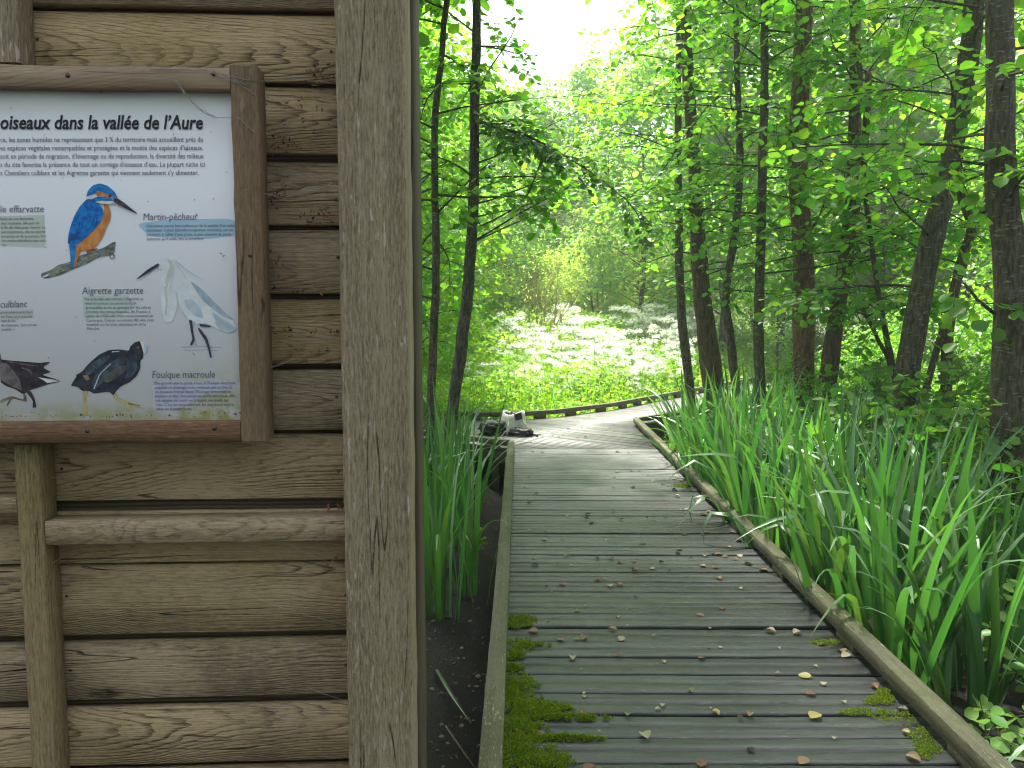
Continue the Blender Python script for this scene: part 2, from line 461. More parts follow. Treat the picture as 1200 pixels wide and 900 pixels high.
def build_ground():
    def axis(lo, hi, n0, n1, ext, nx):
        core = np.linspace(lo, hi, n0)
        t = np.linspace(0, 1, nx)[1:]
        return np.concatenate(((lo - ext * t ** 2)[::-1], core, hi + ext * t ** 2))
    xs = axis(-4, 9, 150, 0, 160, 22)
    ys = axis(-1, 17, 200, 0, 180, 24)
    V = [(x, y, ground_z(x, y)) for y in ys for x in xs]
    nx = len(xs); fs = []
    for j in range(len(ys) - 1):
        for i in range(nx - 1):
            a = j * nx + i
            fs += [a, a + 1, a + nx + 1, a + nx]
    me = np_mesh('ground', V, fs, [4] * (len(fs) // 4))
    m, nt, N, M, MIX, RAMP, SURF = new_mat('soil')
    pos = N('NewGeometry').outputs['Position']
    n1 = N('TexNoise', Vector=pos, Scale=9.0, Detail=8.0, Roughness=0.7).outputs[0]
    n2 = N('TexNoise', Vector=pos, Scale=60.0, Detail=4.0, Roughness=0.7).outputs[0]
    col = MIX(RAMP(n1, 0.3, 0.7), (0.006, 0.005, 0.0042), (0.019, 0.015, 0.011))
    col = MIX(M('MULTIPLY', RAMP(n2, 0.6, 0.75), 0.6), col, (0.045, 0.036, 0.027))
    y = N('SeparateXYZ', Vector=pos).outputs[1]
    col = MIX(RAMP(y, 12.5, 17.0), col, (0.05, 0.075, 0.022))
    bp = N('Bump', Height=M('ADD', n1, n2), Strength=1.0, Distance=0.03)
    b = N('BsdfPrincipled', Base__Color=col, Roughness=M('ADD', 0.45, M('MULTIPLY', n2, 0.5)), Normal=bp.outputs[0])
    SURF(b.outputs[0])
    o = link('ground', me, m, smooth=True)
    tag(o, kind='structure')


build_ground()

# ------------------------------------------------------------------ boardwalk
DECK_T = 0.034
def left_x(y): return -0.036 + 0.009 * (y - 2.63)
def right_x(y): return 1.60 + 0.024 * (y - 2.66)


bw = empty('boardwalk', (0.8, 2.0, 0.0), 0, 'grey weathered plank boardwalk with low edge rails bending right through the wood', 'boardwalk')
def bp_(mb, name, mat, **k):
    mb.v = [(p[0] - 0.8, p[1] - 2.0, p[2]) for p in mb.v]
    return mb.build(name, mat, bw, **k)


mb = MB()
y = -1.2
PIT = 0.1755
prof = [(-.0812, -.034), (.0812, -.034), (.0812, -.009), (.0785, -.003), (.067, 0), (.035, .0006), (.006, 0), (.003, -.006), (-.004, -.006), (-.007, 0), (-.036, .0006), (-.067, 0), (-.0785, -.003), (-.0812, -.009)]
CUT = 9.28
while y < CUT - 0.02:
    yc = y + PIT / 2
    jz = random.uniform(-0.005, 0.004)
    tl = random.uniform(-0.005, 0.005)
    xa = left_x(yc) - 0.085 + random.uniform(-.006, .006); xb = right_x(yc) + 0.085 + random.uniform(-.006, .006)
    if yc > 8.2 and False: pass
    mb.sweep(prof, (xa, yc + 0.006, jz), (xb, yc - 0.006 + tl, jz + tl), n=18, jit=0.0013, bend=random.uniform(-.006, .003))
    y += PIT
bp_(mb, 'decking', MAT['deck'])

# landing and far arm, planks turned square to the far arm
FAR = [(-4.2, 12.85), (-2.0, 12.25), (-.86, 12.06), (-.33, 12.0), (.2, 12.1), (.69, 12.36), (1.79, 13.42), (3.48, 15.7), (9.2, 23.4)]
NEARL = [(left_x(9.3) - 0.02, 9.33), (-.41, 9.62), (-3.6, 11.86)]
NEARR = [(1.765, 11.42), (2.77, 12.48), (10.6, 22.6)]
poly = [(left_x(CUT) - .02, CUT + .006), (right_x(CUT) + .04, CUT + .006), (right_x(11.4) + 0.02, 11.42)] + NEARR[1:] + FAR[::-1] + NEARL[::-1]


def clip(P, n, c, keep):
    R = []
    for i in range(len(P)):
        a = P[i]; b = P[(i + 1) % len(P)]
        da = (a[0] * n[0] + a[1] * n[1] - c) * keep; db = (b[0] * n[0] + b[1] * n[1] - c) * keep
        if da >= 0: R.append(a)
        if (da > 0 and db < 0) or (da < 0 and db > 0):
            t = da / (da - db); R.append((a[0] + (b[0] - a[0]) * t, a[1] + (b[1] - a[1]) * t))
    return R


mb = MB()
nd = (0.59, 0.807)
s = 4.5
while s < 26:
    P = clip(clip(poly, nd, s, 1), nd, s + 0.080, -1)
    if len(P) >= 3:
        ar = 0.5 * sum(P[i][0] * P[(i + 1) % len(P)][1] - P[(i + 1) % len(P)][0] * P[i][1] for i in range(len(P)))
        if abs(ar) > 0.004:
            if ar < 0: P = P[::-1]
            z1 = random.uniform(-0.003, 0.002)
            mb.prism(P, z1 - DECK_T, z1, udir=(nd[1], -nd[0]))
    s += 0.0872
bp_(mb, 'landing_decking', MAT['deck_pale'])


def polyrail(pts, name='edge_rail', z0=0.04, h=0.07, w=0.08, step=1.0, blk=0.2, out=1):
    """a rail on spacer blocks along a polyline: each straight length is one rail part, each block another"""
    for i in range(len(pts) - 1):
        a = Vector((*pts[i], 0)); b = Vector((*pts[i + 1], 0))
        d = (b - a); L = d.length; d.normalize()
        m_ = MB()
        e = 0.0 if i == 0 else 0.004
        m_.sweep(rect(w, h, 0.003), a + d * e + Vector((0, 0, z0)), b - d * 0.004 + Vector((0, 0, z0)), n=max(3, int(L * 5)), jit=0.0009)
        bp_(m_, name, MAT['rail'])
        if L < 0.4: continue
        n = max(1, int(round(L / step)))
        for k in range(n):
            t = (k + 0.5) * L / n
            c = a + d * t
            m_ = MB()
            m_.sweep(rect(w * 0.86, z0 - 0.003, 0.003, y0=0.001), c - d * blk / 2, c + d * blk / 2, n=2, jit=0.001)
            bp_(m_, 'spacer_block', MAT['rail'])


polyrail([(left_x(-1.0) - 0.036, -1.0), (left_x(9.3) - 0.036, 9.30)], z0=0.03, step=0.95)
polyrail([(left_x(9.3) - 0.08, 9.34), (-.43, 9.63), (-3.6, 11.9)])
polyrail([(right_x(-1.0) + 0.04, -1.0), (right_x(11.4) + 0.04, 11.45)], z0=0.04, step=1.05)
polyrail([(1.86, 11.46), (2.80, 12.46), (10.5, 22.5)])
polyrail([(p[0], p[1] - 0.03) for p in FAR], z0=0.06, step=0.62)
# bolts on the near rails
for (bx, by) in ((left_x(2.66) - 0.036, 2.66), (left_x(4.6) - 0.036, 4.6), (left_x(6.5) - .036, 6.5), (right_x(3.2) + .04, 3.2), (right_x(5.3) + .04, 5.3)):
    m_ = MB(); m_.blob((bx, by, 0.092 if bx < 0.5 else 0.1005), (0.011, 0.011, 0.004), amp=0.05, nu=10, nv=6)
    bp_(m_, 'bolt', MAT['screw'], smooth=True)
# beams and piles under the deck
for pts in ([(left_x(-1) - .05, -1.0), (left_x(9.3) - .05, 9.28)], [(right_x(-1) + .05, -1.0), (right_x(11.4) + .05, 11.4)], [(1.85, 11.5), (2.78, 12.53), (10.5, 22.6)], NEARL, FAR):
    for i in range(len(pts) - 1):
        a = Vector((*pts[i], 0)); b = Vector((*pts[i + 1], 0))
        m_ = MB(); m_.sweep(rect(0.05, 0.15, 0.003, y0=-0.19), a, b, n=4, jit=0.001)
        bp_(m_, 'edge_beam', MAT['joist'])
        L = (b - a).length
        for k in range(max(1, int(L / 1.8))):
            c = a.lerp(b, (k + 0.5) / max(1, int(L / 1.8)))
            gz = ground_z(c.x, c.y)
            m_ = MB(); m_.sweep(rect(0.09, 0.09, 0.004, y0=-0.045), (c.x, c.y, gz - 0.25), (c.x, c.y, -0.185), up=(0, 1, 0), n=2)
            bp_(m_, 'pile', MAT['joist'])

# ------------------------------------------------------------------ bird hide: its wall on the left
PHI = rad(2.8)
HO = Vector((-0.191, 1.42, 0.0))
hide = empty('bird_hide', HO, PHI, 'weathered timber hide wall of horizontal boards with a thick corner post', 'wooden hut')
RI = Matrix.Rotation(-PHI, 3, 'Z')
CO = RI @ (CAM - HO)


def W(x, y, ly):
    d = RI @ ray(x, y)
    return CO + d * ((ly - CO.y) / d.y)


def hp(mb, name, mat, parent=hide, **k): return mb.build(name, mat, parent, **k)


FACE = 0.11
LX0 = -3.2
rows = [(20, 97), (105, 181), (193, 264), (273, 344), (354, 426), (437, 503), (512, 583), (601, 655), (662, 737), (751, 812), (827, 887), (901, 965)]
rows_z = [(W(390, a, FACE).z, W(390, b, FACE).z) for a, b in rows]
zt, zb = rows_z[0]
up = []
for k in range(8):
    up.append((zt + 0.013 + k * 0.132 + 0.119, zt + 0.013 + k * 0.132))
dn = []
zl = rows_z[-1][1]
k = 0
while zl - 0.016 - k * 0.132 > -0.2:
    dn.append((zl - 0.016 - k * 0.132, max(-.33, zl - 0.016 - k * 0.132 - 0.116))); k += 1
allrows = up[::-1] + rows_z + dn
mb = MB()
for (a, b) in allrows:
    jx = random.uniform(-.004, .004)
    h = a - b
    # x of the profile = towards the wall (sd = d x up), y = up
    h += .006
    p = [(.009, h - .002), (-.005, 0.0015), (-.003, 0.0), (.022, 0.0), (.022, h), (.011, h)]
    A = Vector((LX0, FACE + jx, b)); B = Vector((-0.06, FACE + jx, b))
    mb.sweep([(-q[0], q[1]) for q in p], A, B, n=40, jit=0.0007, bend=random.uniform(-.002, .002))
hp(mb, 'cladding', MAT['board'])
ROOFZ = allrows[0][0] + 0.02
for (a, b) in rows_z:
    for nx_ in (W(70, 700, FACE).x + .012, -0.145):
        m_ = MB(); m_.blob((nx_ + random.uniform(-.006, .006), FACE - .0005, (a + b) / 2 + random.uniform(-.02, .02)), (.0032, .0012, .0032), amp=.1, nu=8, nv=5)
        hp(m_, 'nail', MAT['screw'], smooth=True)
mb = MB()
mb.sweep(rect(0.02, ROOFZ + 0.3, 0.001), (LX0, FACE + 0.035, -.33), (-0.02, FACE + 0.035, -.33), n=3)
hp(mb, 'backing_boards', MAT['backing'])
# corner post and the side-wall post behind it
pw = 0.122
mb = MB()
mb.sweep(rect(pw, 0.135, 0.004, y0=-0.135), (-pw / 2, 0, -.6), (-pw / 2, 0, ROOFZ), up=(0, -1, 0), n=60, jit=0.0012)
hp(mb, 'corner_post', MAT['post'])
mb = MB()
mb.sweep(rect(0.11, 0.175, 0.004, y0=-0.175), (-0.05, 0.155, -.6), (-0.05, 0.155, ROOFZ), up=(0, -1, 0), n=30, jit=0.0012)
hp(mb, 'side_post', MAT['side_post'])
# side wall, back wall, roof
mb = MB()
for (a, b) in allrows:
    mb.sweep([(-q[0], q[1]) for q in [(-.003, 0), (.026, 0.001), (.026, a - b), (.005, a - b)]], (-0.16, 0.34, b), (-0.16, 1.5, b), n=6, jit=.0008)
hp(mb, 'side_cladding', MAT['board'])
mb = MB()
mb.sweep(rect(0.02, ROOFZ + 0.3, 0.001), (-.205, 0.33, -.33), (-.205, 1.5, -.33), n=2)
mb.sweep(rect(0.02, ROOFZ + 0.3, 0.001), (-.16, 1.52, -.33), (LX0, 1.52, -.33), n=2)
mb.sweep(rect(0.02, ROOFZ + 0.3, 0.001), (LX0 - .012, 1.5, -.33), (LX0 - .012, 0.13, -.33), n=2)
hp(mb, 'inner_wall', MAT['backing'])
mb = MB()
for k in range(16):
    yy = -0.10 + k * 0.105
    zz = ROOFZ + 0.012 + (k * 0.03 if k < 8 else (16 - k) * 0.03)
    sl = 0.03 if k < 8 else -0.03
    mb.add([(LX0 - .15, yy, zz), (-.2, yy, zz), (-.2, yy + .1075, zz + sl), (LX0 - .15, yy + .1075, zz + sl), (LX0 - .15, yy, zz + .022), (-.2, yy, zz + .022), (-.2, yy + .1075, zz + sl + .022), (LX0 - .15, yy + .1075, zz + sl + .022)],
           [(3, 2, 1, 0), (4, 5, 6, 7), (0, 1, 5, 4), (1, 2, 6, 5), (2, 3, 7, 6), (3, 0, 4, 7)], [(q, r_) for q in (0, 3, 3.2, .2) for r_ in (k * .3, k * .3 + .2)])
hp(mb, 'roof', MAT['backing'])

# battens (upright timbers on the cladding): one on the photo's left, seen above and below the board
BF = 0.052
def upright(xa, xb, ytop, ybot, z_top=None, z_bot=None, mat='batten'):
    p0 = W(xa, 700, BF).x; p1 = W(xb, 700, BF).x
    zt_ = z_top if z_top is not None else W(xa, ytop, BF).z
    zb_ = z_bot if z_bot is not None else W(xa, ybot, BF).z
    m_ = MB()
    m_.sweep(rect(p1 - p0, FACE - BF - 0.004, 0.002, y0=-(FACE - BF - 0.004)), ((p0 + p1) / 2, BF, zb_), ((p0 + p1) / 2, BF, zt_), up=(0, -1, 0), n=24, jit=0.0007)
    hp(m_, 'batten', MAT[mat])
    return p0, p1


bx0, bx1 = upright(25.5, 54.5, 521, 0, z_bot=-.33)
zT = W(10, 73, BF).z
m_ = MB()
w0 = W(-8, 40, BF).x; w1 = W(21, 40, BF).x
m_.sweep(rect(w1 - w0, FACE - BF - 0.004, 0.002, y0=-(FACE - BF - 0.004)), ((w0 + w1) / 2, BF, zT), ((w0 + w1) / 2, BF, ROOFZ), up=(0, -1, 0), n=8, jit=0.0012)
hp(m_, 'batten', MAT['post'])
for xx in (-1.7, -2.7):
    m_ = MB()
    m_.sweep(rect(0.05, FACE - BF - 0.004, 0.002, y0=-(FACE - BF - 0.004)), (xx, BF, -.33), (xx, BF, ROOFZ), up=(0, -1, 0), n=8, jit=0.0012)
    hp(m_, 'batten', MAT['batten'])
# ledge rails between the uprights
lt = W(230, 609, BF + 0.004).z; lb = W(230, 637, BF + 0.004).z
m_ = MB()
m_.sweep(rect(FACE - BF - 0.008, lt - lb, 0.002, x0=-(FACE - BF - 0.008)), (bx1 + 0.002, BF + 0.004, lb), (-pw - 0.002, BF + 0.004, lb + 0.001), n=24, jit=0.0006)
hp(m_, 'ledge_rail', MAT['ledge'])
lt2 = W(8, 583, BF + .004).z; lb2 = W(8, 603, BF + .004).z
m_ = MB()
m_.sweep(rect(FACE - BF - 0.008, lt2 - lb2, 0.004, x0=-(FACE - BF - 0.008)), (-1.672, BF + 0.004, lb2), (bx0 - 0.002, BF + 0.004, lb2), n=12, jit=0.0014)
hp(m_, 'ledge_rail', MAT['ledge'])

# ------------------------------------------------------------------ information board
PF = 0.038      # panel face
FF = 0.020      # frame face
pA = W(-260, 487, PF)
BO = Vector((W(284, 490, FF).x, FF, W(284, 490, FF).z))
board = empty('information_board', HO + Matrix.Rotation(PHI, 3, 'Z') @ Vector((BO.x, FACE, BO.z)), PHI, 'white bird information panel in a brown wooden frame on the hide wall', 'sign')
BB = Vector((BO.x, FACE, BO.z))     # the board's origin in the hide's axes


def bpart(mb, name, mat, parent=None, **k):
    mb.v = [(p[0] - BB.x, p[1] - BB.y, p[2] - BB.z) for p in mb.v]
    return mb.build(name, mat, parent or board, **k)


# panel with algae at its lower edge
m, nt, N, M, MIX, RAMP, SURF = new_mat('printed_panel')
tc = N('TexCoord').outputs['Object']
sp = N('SeparateXYZ', Vector=tc)
n1 = N('TexNoise', Vector=tc, Scale=18.0, Detail=6.0, Roughness=0.65).outputs[0]
n2 = N('TexNoise', Vector=tc, Scale=55.0, Detail=4.0).outputs[0]
n3 = N('TexNoise', Vector=tc, Scale=5.0, Detail=4.0).outputs[0]
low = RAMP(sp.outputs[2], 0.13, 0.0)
right = RAMP(sp.outputs[0], -0.20, -0.02)
edge = RAMP(sp.outputs[2], 0.04, 0.004)
alg = M('MULTIPLY', M('ADD', M('MULTIPLY', low, right), M('MULTIPLY', edge, 0.75)), RAMP(n1, 0.36, 0.62), clamp=True)
col = MIX(M('MULTIPLY', RAMP(n3, 0.4, 0.75), 0.25), (0.80, 0.82, 0.875), (0.75, 0.78, 0.84))
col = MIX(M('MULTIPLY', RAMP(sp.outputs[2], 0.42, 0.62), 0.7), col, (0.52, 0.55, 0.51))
col = MIX(M('MULTIPLY', alg, 0.9), col, (0.48, 0.53, 0.16))
col = MIX(M('MULTIPLY', RAMP(n2, 0.68, 0.76), 0.25), col, (0.3, 0.32, 0.3))
b = N('BsdfPrincipled', Base__Color=col, Roughness=0.42)
b.inputs['Specular IOR Level'].default_value = 0.35
SURF(b.outputs[0])
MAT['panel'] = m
px0 = -1.62
pr = W(286, 300, PF).x + 0.004
pt = W(150, 95, PF).z; pb = W(150, 497, PF).z
mb = MB()
mb.sweep(rect(0.006, pt - pb, 0.0006, x0=-0.006), (px0, PF, pb), (pr, PF, pb), n=2)
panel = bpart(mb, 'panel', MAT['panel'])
# frame timbers
FT = FACE - FF - 0.045
def timber(x0, x1, z0, z1, horiz, mat, name):
    m_ = MB()
    if horiz:
        m_.sweep(rect(0.032, z1 - z0, 0.003, x0=-0.032), (x0, FF, z0), (x1, FF, z0), n=24, jit=0.0009)
    else:
        m_.sweep(rect(x1 - x0, 0.05, 0.003, y0=-0.05), ((x0 + x1) / 2, FF - .001, z0), ((x0 + x1) / 2, FF - .001, z1), up=(0, -1, 0), n=20, jit=0.0009)
    return bpart(m_, name, mat)


fx0 = W(276, 300, FF).x; fx1 = W(308, 300, FF).x
ftop = W(285, 77, FF).z; fbot = W(300, 517, FF).z
tz0 = W(150, 104, FF).z; tz1 = W(150, 77.5, FF).z
bz0 = W(150, 519.5, FF).z; bz1 = W(150, 494, FF).z
timber(px0 - .03, fx0 - .001, tz0, tz1, True, MAT['frame_grey'], 'top_rail')
timber(px0 - .03, fx0 - .001, bz0, bz1, True, MAT['frame_brown'], 'bottom_rail')
timber(fx0, fx1, fbot, ftop, False, MAT['frame_side'], 'stile')
timber(px0 - .08, px0 - .031, fbot, ftop, False, MAT['frame_side'], 'stile')
for (sx, sy) in ((79, 88), (250, 86), (102, 505), (251, 502), (293, 299), (299, 484), (283, 90)):
    c = W(sx, sy, FF - 0.0012)
    m_ = MB()
    k = 12
    R = 0.0042
    vs = [(c.x + R * math.cos(2 * math.pi * i / k), c.y, c.z + R * math.sin(2 * math.pi * i / k)) for i in range(k)] + [(c.x + R * math.cos(2 * math.pi * i / k), c.y + .004, c.z + R * math.sin(2 * math.pi * i / k)) for i in range(k)]
    m_.add(vs, [tuple(range(k))] + [(i, i + k, (i + 1) % k + k, (i + 1) % k) for i in range(k)])
    bpart(m_, 'screw', MAT['screw'])


R2 = random.Random(9)
mb = MB(); md = MB()
def flake0(m_, c, s):
    a = R2.uniform(0, 6.28); e = Vector((math.cos(a), R2.uniform(-.3, .0), math.sin(a))) * s; f = Vector((-math.sin(a), R2.uniform(-.3, 0), math.cos(a))) * s * R2.uniform(.3, .6)
    m_.add([c - e, c + f, c + e, c - f], [(0, 1, 2, 3)])
for _ in range(44):
    x = R2.uniform(0, 284); y = 489 - abs(R2.gauss(0, 2.2))
    flake0(mb if R2.random() < .5 else md, W(x, y, PF - R2.uniform(.002, .014)), R2.uniform(.001, .0034))
for _ in range(34):
    flake0(md, W(R2.uniform(0, 272), R2.uniform(120, 480), PF - .0018), R2.uniform(.0006, .0019))
for (x, y, s_) in ((259, 297, .0035), (262, 300, .0025), (228, 234, .002), (250, 233, .0016), (265, 202, .0018), (118, 108, .003), (282, 484, .005), (276, 485, .004), (240, 483, .004), (263, 484, .003), (52, 158, .0016), (215, 171, .0022), (219, 175, .002)):
    flake0(mb if s_ > .0024 else md, W(x, y, PF - .002), s_)
PLITTER = (mb, md)


# ---- lettering: glyph outlines laid on the panel
def ink(name, col): return plain(name, col, rough=0.6, var=0.12, scale=60)


MAT['ink'] = ink('black_ink', (0.022, 0.024, 0.034))
MAT['ink_grey'] = ink('grey_ink', (0.14, 0.15, 0.185))
MAT['ink_soft'] = ink('soft_grey_ink', (0.135, 0.145, 0.18))
_LY = [0]


def glyphs(s, bold=0.0, shear=0.0):
    c = bpy.data.curves.new('t', 'FONT')
    c.body = s; c.size = 1.0; c.shear = shear; c.offset = bold; c.resolution_u = 2
    o = bpy.data.objects.new('t', c)
    COL.objects.link(o)
    dg = bpy.context.evaluated_depsgraph_get()
    me = bpy.data.meshes.new_from_object(o.evaluated_get(dg))
    V = np.zeros(len(me.vertices) * 3, dtype=np.float32); me.vertices.foreach_get('co', V); V = V.reshape(-1, 3)
    F = [list(p.vertices) for p in me.polygons]
    bpy.data.objects.remove(o); bpy.data.curves.remove(c); bpy.data.meshes.remove(me)
    return V, F


def line(mb, s, x0, x1, y0, y1, hpx, bold=0.0, shear=0.0, lift=0.0011):
    """one line of lettering between two panel points given in photo pixels; hpx = height of a tall letter"""
    V, F = glyphs(s, bold, shear)
    if not len(V): return
    a = W(x0, y0, PF - lift); b = W(x1, y1, PF - lift)
    top = W(x0, y0 - hpx, PF - lift)
    kx = (b.x - a.x) / (V[:, 0].max() - V[:, 0].min()); kz = (top.z - a.z) / 0.735
    xm = V[:, 0].min()
    out = [(a.x + (p[0] - xm) * kx, PF - lift, a.z + p[1] * kz + (b.z - a.z) * ((p[0] - xm) * kx / (b.x - a.x))) for p in V]
    mb.add(out, F)


mb = MB(); line(mb, 'oiseaux dans la vallée de l’Aure', 0.5, 238, 151, 151, 17, bold=0.022, shear=0.2)
bpart(mb, 'title_lettering', MAT['ink'], panel)
mb = MB()
for i, (s, x1) in enumerate((('ce, les zones humides ne représentent que 3 % du territoire mais accueillent près du', 238), ('es espèces végétales remarquables et protégées et la moitié des espèces d’oiseaux.', 238),
        ('soit en période de migration, d’hivernage ou de reproduction, la diversité des milieux', 239), ('s du site favorise la présence de tout un cortège d’oiseaux d’eau. La plupart niche ici', 240), ('s Chevaliers culblanc et les Aigrettes garzette qui viennent seulement s’y alimenter.', 233))):
    line(mb, s, 0.5, x1, 166.5 + i * 9.75, 166.0 + i * 9.75, 6.3, bold=0.004)
bpart(mb, 'paragraph_lettering', MAT['ink_grey'], panel)
for (s, x0, x1, yb) in (('le effarvatte', 0.5, 51.5, 249), ('Martin-pêcheur', 168, 232, 258), ('Aigrette garzette', 96, 168, 344.5), ('culblanc', 0.5, 32, 360.5), ('Foulque macroule', 178.5, 252, 443)):
    mb = MB(); line(mb, s, x0, x1, yb, yb - 0.5, 8.8, bold=0.0, shear=0.12)
    bpart(mb, 'heading_lettering', MAT['ink_grey'], panel)


def para(lines, x0, yb, step, hpx):
    mb = MB()
    for i, (s, x1) in enumerate(lines):
        line(mb, s, x0 + i * 0.35, x1, yb + i * step, yb + i * step - 0.3, hpx, bold=0.0)
    bpart(mb, 'caption_lettering', MAT['ink_soft'], panel)


para((('lante de nos fauvettes.', 40), ('œur rousseau, elle part en', 46), ('la fin de l’été pour revenir en', 53), ('ont insectivore, elle se nourrit', 53), ('mouches et de pucerons. Son', 54), ('oin moins mélodieux que celui', 54), ('ières.', 7)), 0.5, 258.0, 5.1, 3.6)
para((('Cet oiseau est un bon indicateur de la qualité d’un milieu', 277), ('aquatique. Il peut attendre longtemps immobile, sur un', 273), ('perchoir, à l’affût d’une proie, le plus souvent de petits', 271), ('poissons qu’il avale tête la première.', 239)), 171.5, 266.0, 5.1, 3.6)
para((('De la famille des hérons, l’Aigrette se', 168), ('nourrit surtout de poissons et de', 160), ('grenouilles et vit en groupe sur les arbres', 177), ('proches des zones humides. En France, à', 176), ('partir de 1920, elle vivait exclusivement en', 179), ('Camargue. Depuis les années 80, elle s’est', 180), ('installée sur la côte atlantique et de la', 171), ('Manche.', 117)), 99.5, 352.0, 4.95, 3.5)
para((('particulièrement bien', 38), ('sur l’eau où il cherche', 38), ('vase de bas,', 19), ('et insectes. Son cri en', 43), ('possible. »', 17)), 0.5, 367.5, 5.0, 3.6)
para((('Plus grande que la poule d’eau, la Foulque macroule', 276), ('possède un plumage noir, rehaussé par un bec et', 272), ('un écusson frontal blanc. Elle nage lentement en', 271), ('hochant la tête. Son envol est plutôt laborieux, elle', 275), ('est obligée de courir en frappant des pieds sur', 268), ('l’eau. C’est un rassemblement, les migrateurs sont là', 274), ('cœur de la petite faune.', 225)), 181.0, 450.5, 5.05, 3.6)


# ---- printed pictures: flat washes of colour on the panel
def wash(name, col, col2, scale=60.0, stretch=(1, 1, 1), rough=0.5):
    return plain(name, col, rough=rough, col2=col2, scale=scale, stretch=stretch)


PM = dict(blue=wash('kingfisher_blue', (0.008, 0.26, 0.74), (0.004, 0.09, 0.42), 90), blue2=wash('kingfisher_crown_blue', (0.012, 0.31, 0.74), (0.006, 0.12, 0.4), 160), tailblue=wash('tail_blue', (0.03, 0.32, 0.68), (0.01, 0.16, 0.5), 60),
          orange=wash('belly_orange', (0.74, 0.33, 0.10), (0.50, 0.17, 0.045), 80, (1, 1, .5)), cream=wash('cream_white', (0.78, 0.78, 0.76), (0.66, 0.66, 0.68)), slate=wash('beak_slate', (0.06, 0.06, 0.11), (0.03, 0.03, 0.06), 100),
          red=wash('foot_red', (0.4, 0.12, 0.07), (0.25, 0.07, 0.05)), bark=wash('painted_branch', (0.34, 0.36, 0.33), (0.08, 0.09, 0.09), 110, (.6, 1, 1)), barkg=wash('painted_lichen', (0.36, 0.40, 0.22), (0.14, 0.17, 0.11), 110),
          white=wash('egret_white', (0.80, 0.83, 0.85), (0.66, 0.72, 0.78), 40), neck=wash('egret_neck_shade', (0.62, 0.67, 0.61), (0.50, 0.56, 0.51), 60), wing=wash('egret_blue_shade', (0.30, 0.40, 0.52), (0.46, 0.55, 0.64), 60, (1, 1, .6)), pale=wash('egret_pale_blue', (0.44, 0.55, 0.67), (0.6, 0.67, 0.74), 50),
          black=wash('coot_black', (0.016, 0.019, 0.032), (0.045, 0.05, 0.07), 70), sheen=wash('coot_sheen', (0.085, 0.13, 0.17), (0.03, 0.048, 0.07), 70), olive=wash('coot_brown', (0.13, 0.125, 0.105), (0.06, 0.062, 0.068), 70), tan=wash('coot_tan', (0.36, 0.25, 0.14), (0.2, 0.14, 0.09), 70), yellow=wash('coot_leg_yellow', (0.55, 0.46, 0.20), (0.38, 0.33, 0.15), 90),
          brownblack=wash('moorhen_dark', (0.055, 0.045, 0.055), (0.02, 0.017, 0.024), 70), greybrown=wash('moorhen_breast', (0.20, 0.18, 0.18), (0.09, 0.08, 0.09), 90), pond=wash('painted_water', (0.38, 0.42, 0.50), (0.47, 0.52, 0.60), 60), legol=wash('moorhen_leg', (0.30, 0.27, 0.15), (0.12, 0.11, 0.09)),
          wgreen=wash('wash_green', (0.50, 0.62, 0.56), (0.56, 0.64, 0.64), 40), wblue=wash('wash_blue', (0.38, 0.60, 0.76), (0.45, 0.63, 0.77), 30), wlime=wash('wash_lime', (0.56, 0.64, 0.56), (0.58, 0.64, 0.62), 40), wbeige=wash('wash_beige', (0.60, 0.57, 0.54), (0.58, 0.61, 0.64), 40), wviolet=wash('wash_violet', (0.46, 0.46, 0.62), (0.52, 0.55, 0.68), 40))


def picture(name, region, items, label=None, lift0=0.0005):
    X0, Y0, K = region
    mb = MB(); mats = []; idx = {}
    for n, (key, pts) in enumerate(items):
        if key not in idx: idx[key] = len(mats); mats.append(PM[key])
        ly = PF - lift0 - 0.00012 * n
        P = [W(X0 + x / K, Y0 + y / K, ly) for x, y in pts]
        # smooth the outline once (corner cutting)
        if len(P) > 5:
            Q = []
            for i in range(len(P)):
                a = P[i]; b = P[(i + 1) % len(P)]
                Q += [a.lerp(b, 0.13), a.lerp(b, 0.87)]
            P = Q
        ar = sum(P[i].x * P[(i + 1) % len(P)].z - P[(i + 1) % len(P)].x * P[i].z for i in range(len(P)))
        if ar < 0: P = P[::-1]
        mb.add([tuple(p) for p in P], [tuple(range(len(P)))], None, idx[key])
    o = bpart(mb, name, mats, panel)
    if label: o['label'] = label
    return o


def strip(pts, w):
    L = []; R = []
    for i, p in enumerate(pts):
        a = pts[max(0, i - 1)]; b = pts[min(len(pts) - 1, i + 1)]
        dx, dy = b[0] - a[0], b[1] - a[1]; l = math.hypot(dx, dy) or 1
        ww = w * (1 - 0.5 * i / max(1, len(pts) - 1)) / 2
        L.append((p[0] - dy / l * ww, p[1] + dx / l * ww)); R.append((p[0] + dy / l * ww, p[1] - dx / l * ww))
    return L + R[::-1]


def disc(x, y, r): return [(x + r * math.cos(a), y + r * math.sin(a)) for a in np.linspace(0, 2 * math.pi, 11)[:-1]]


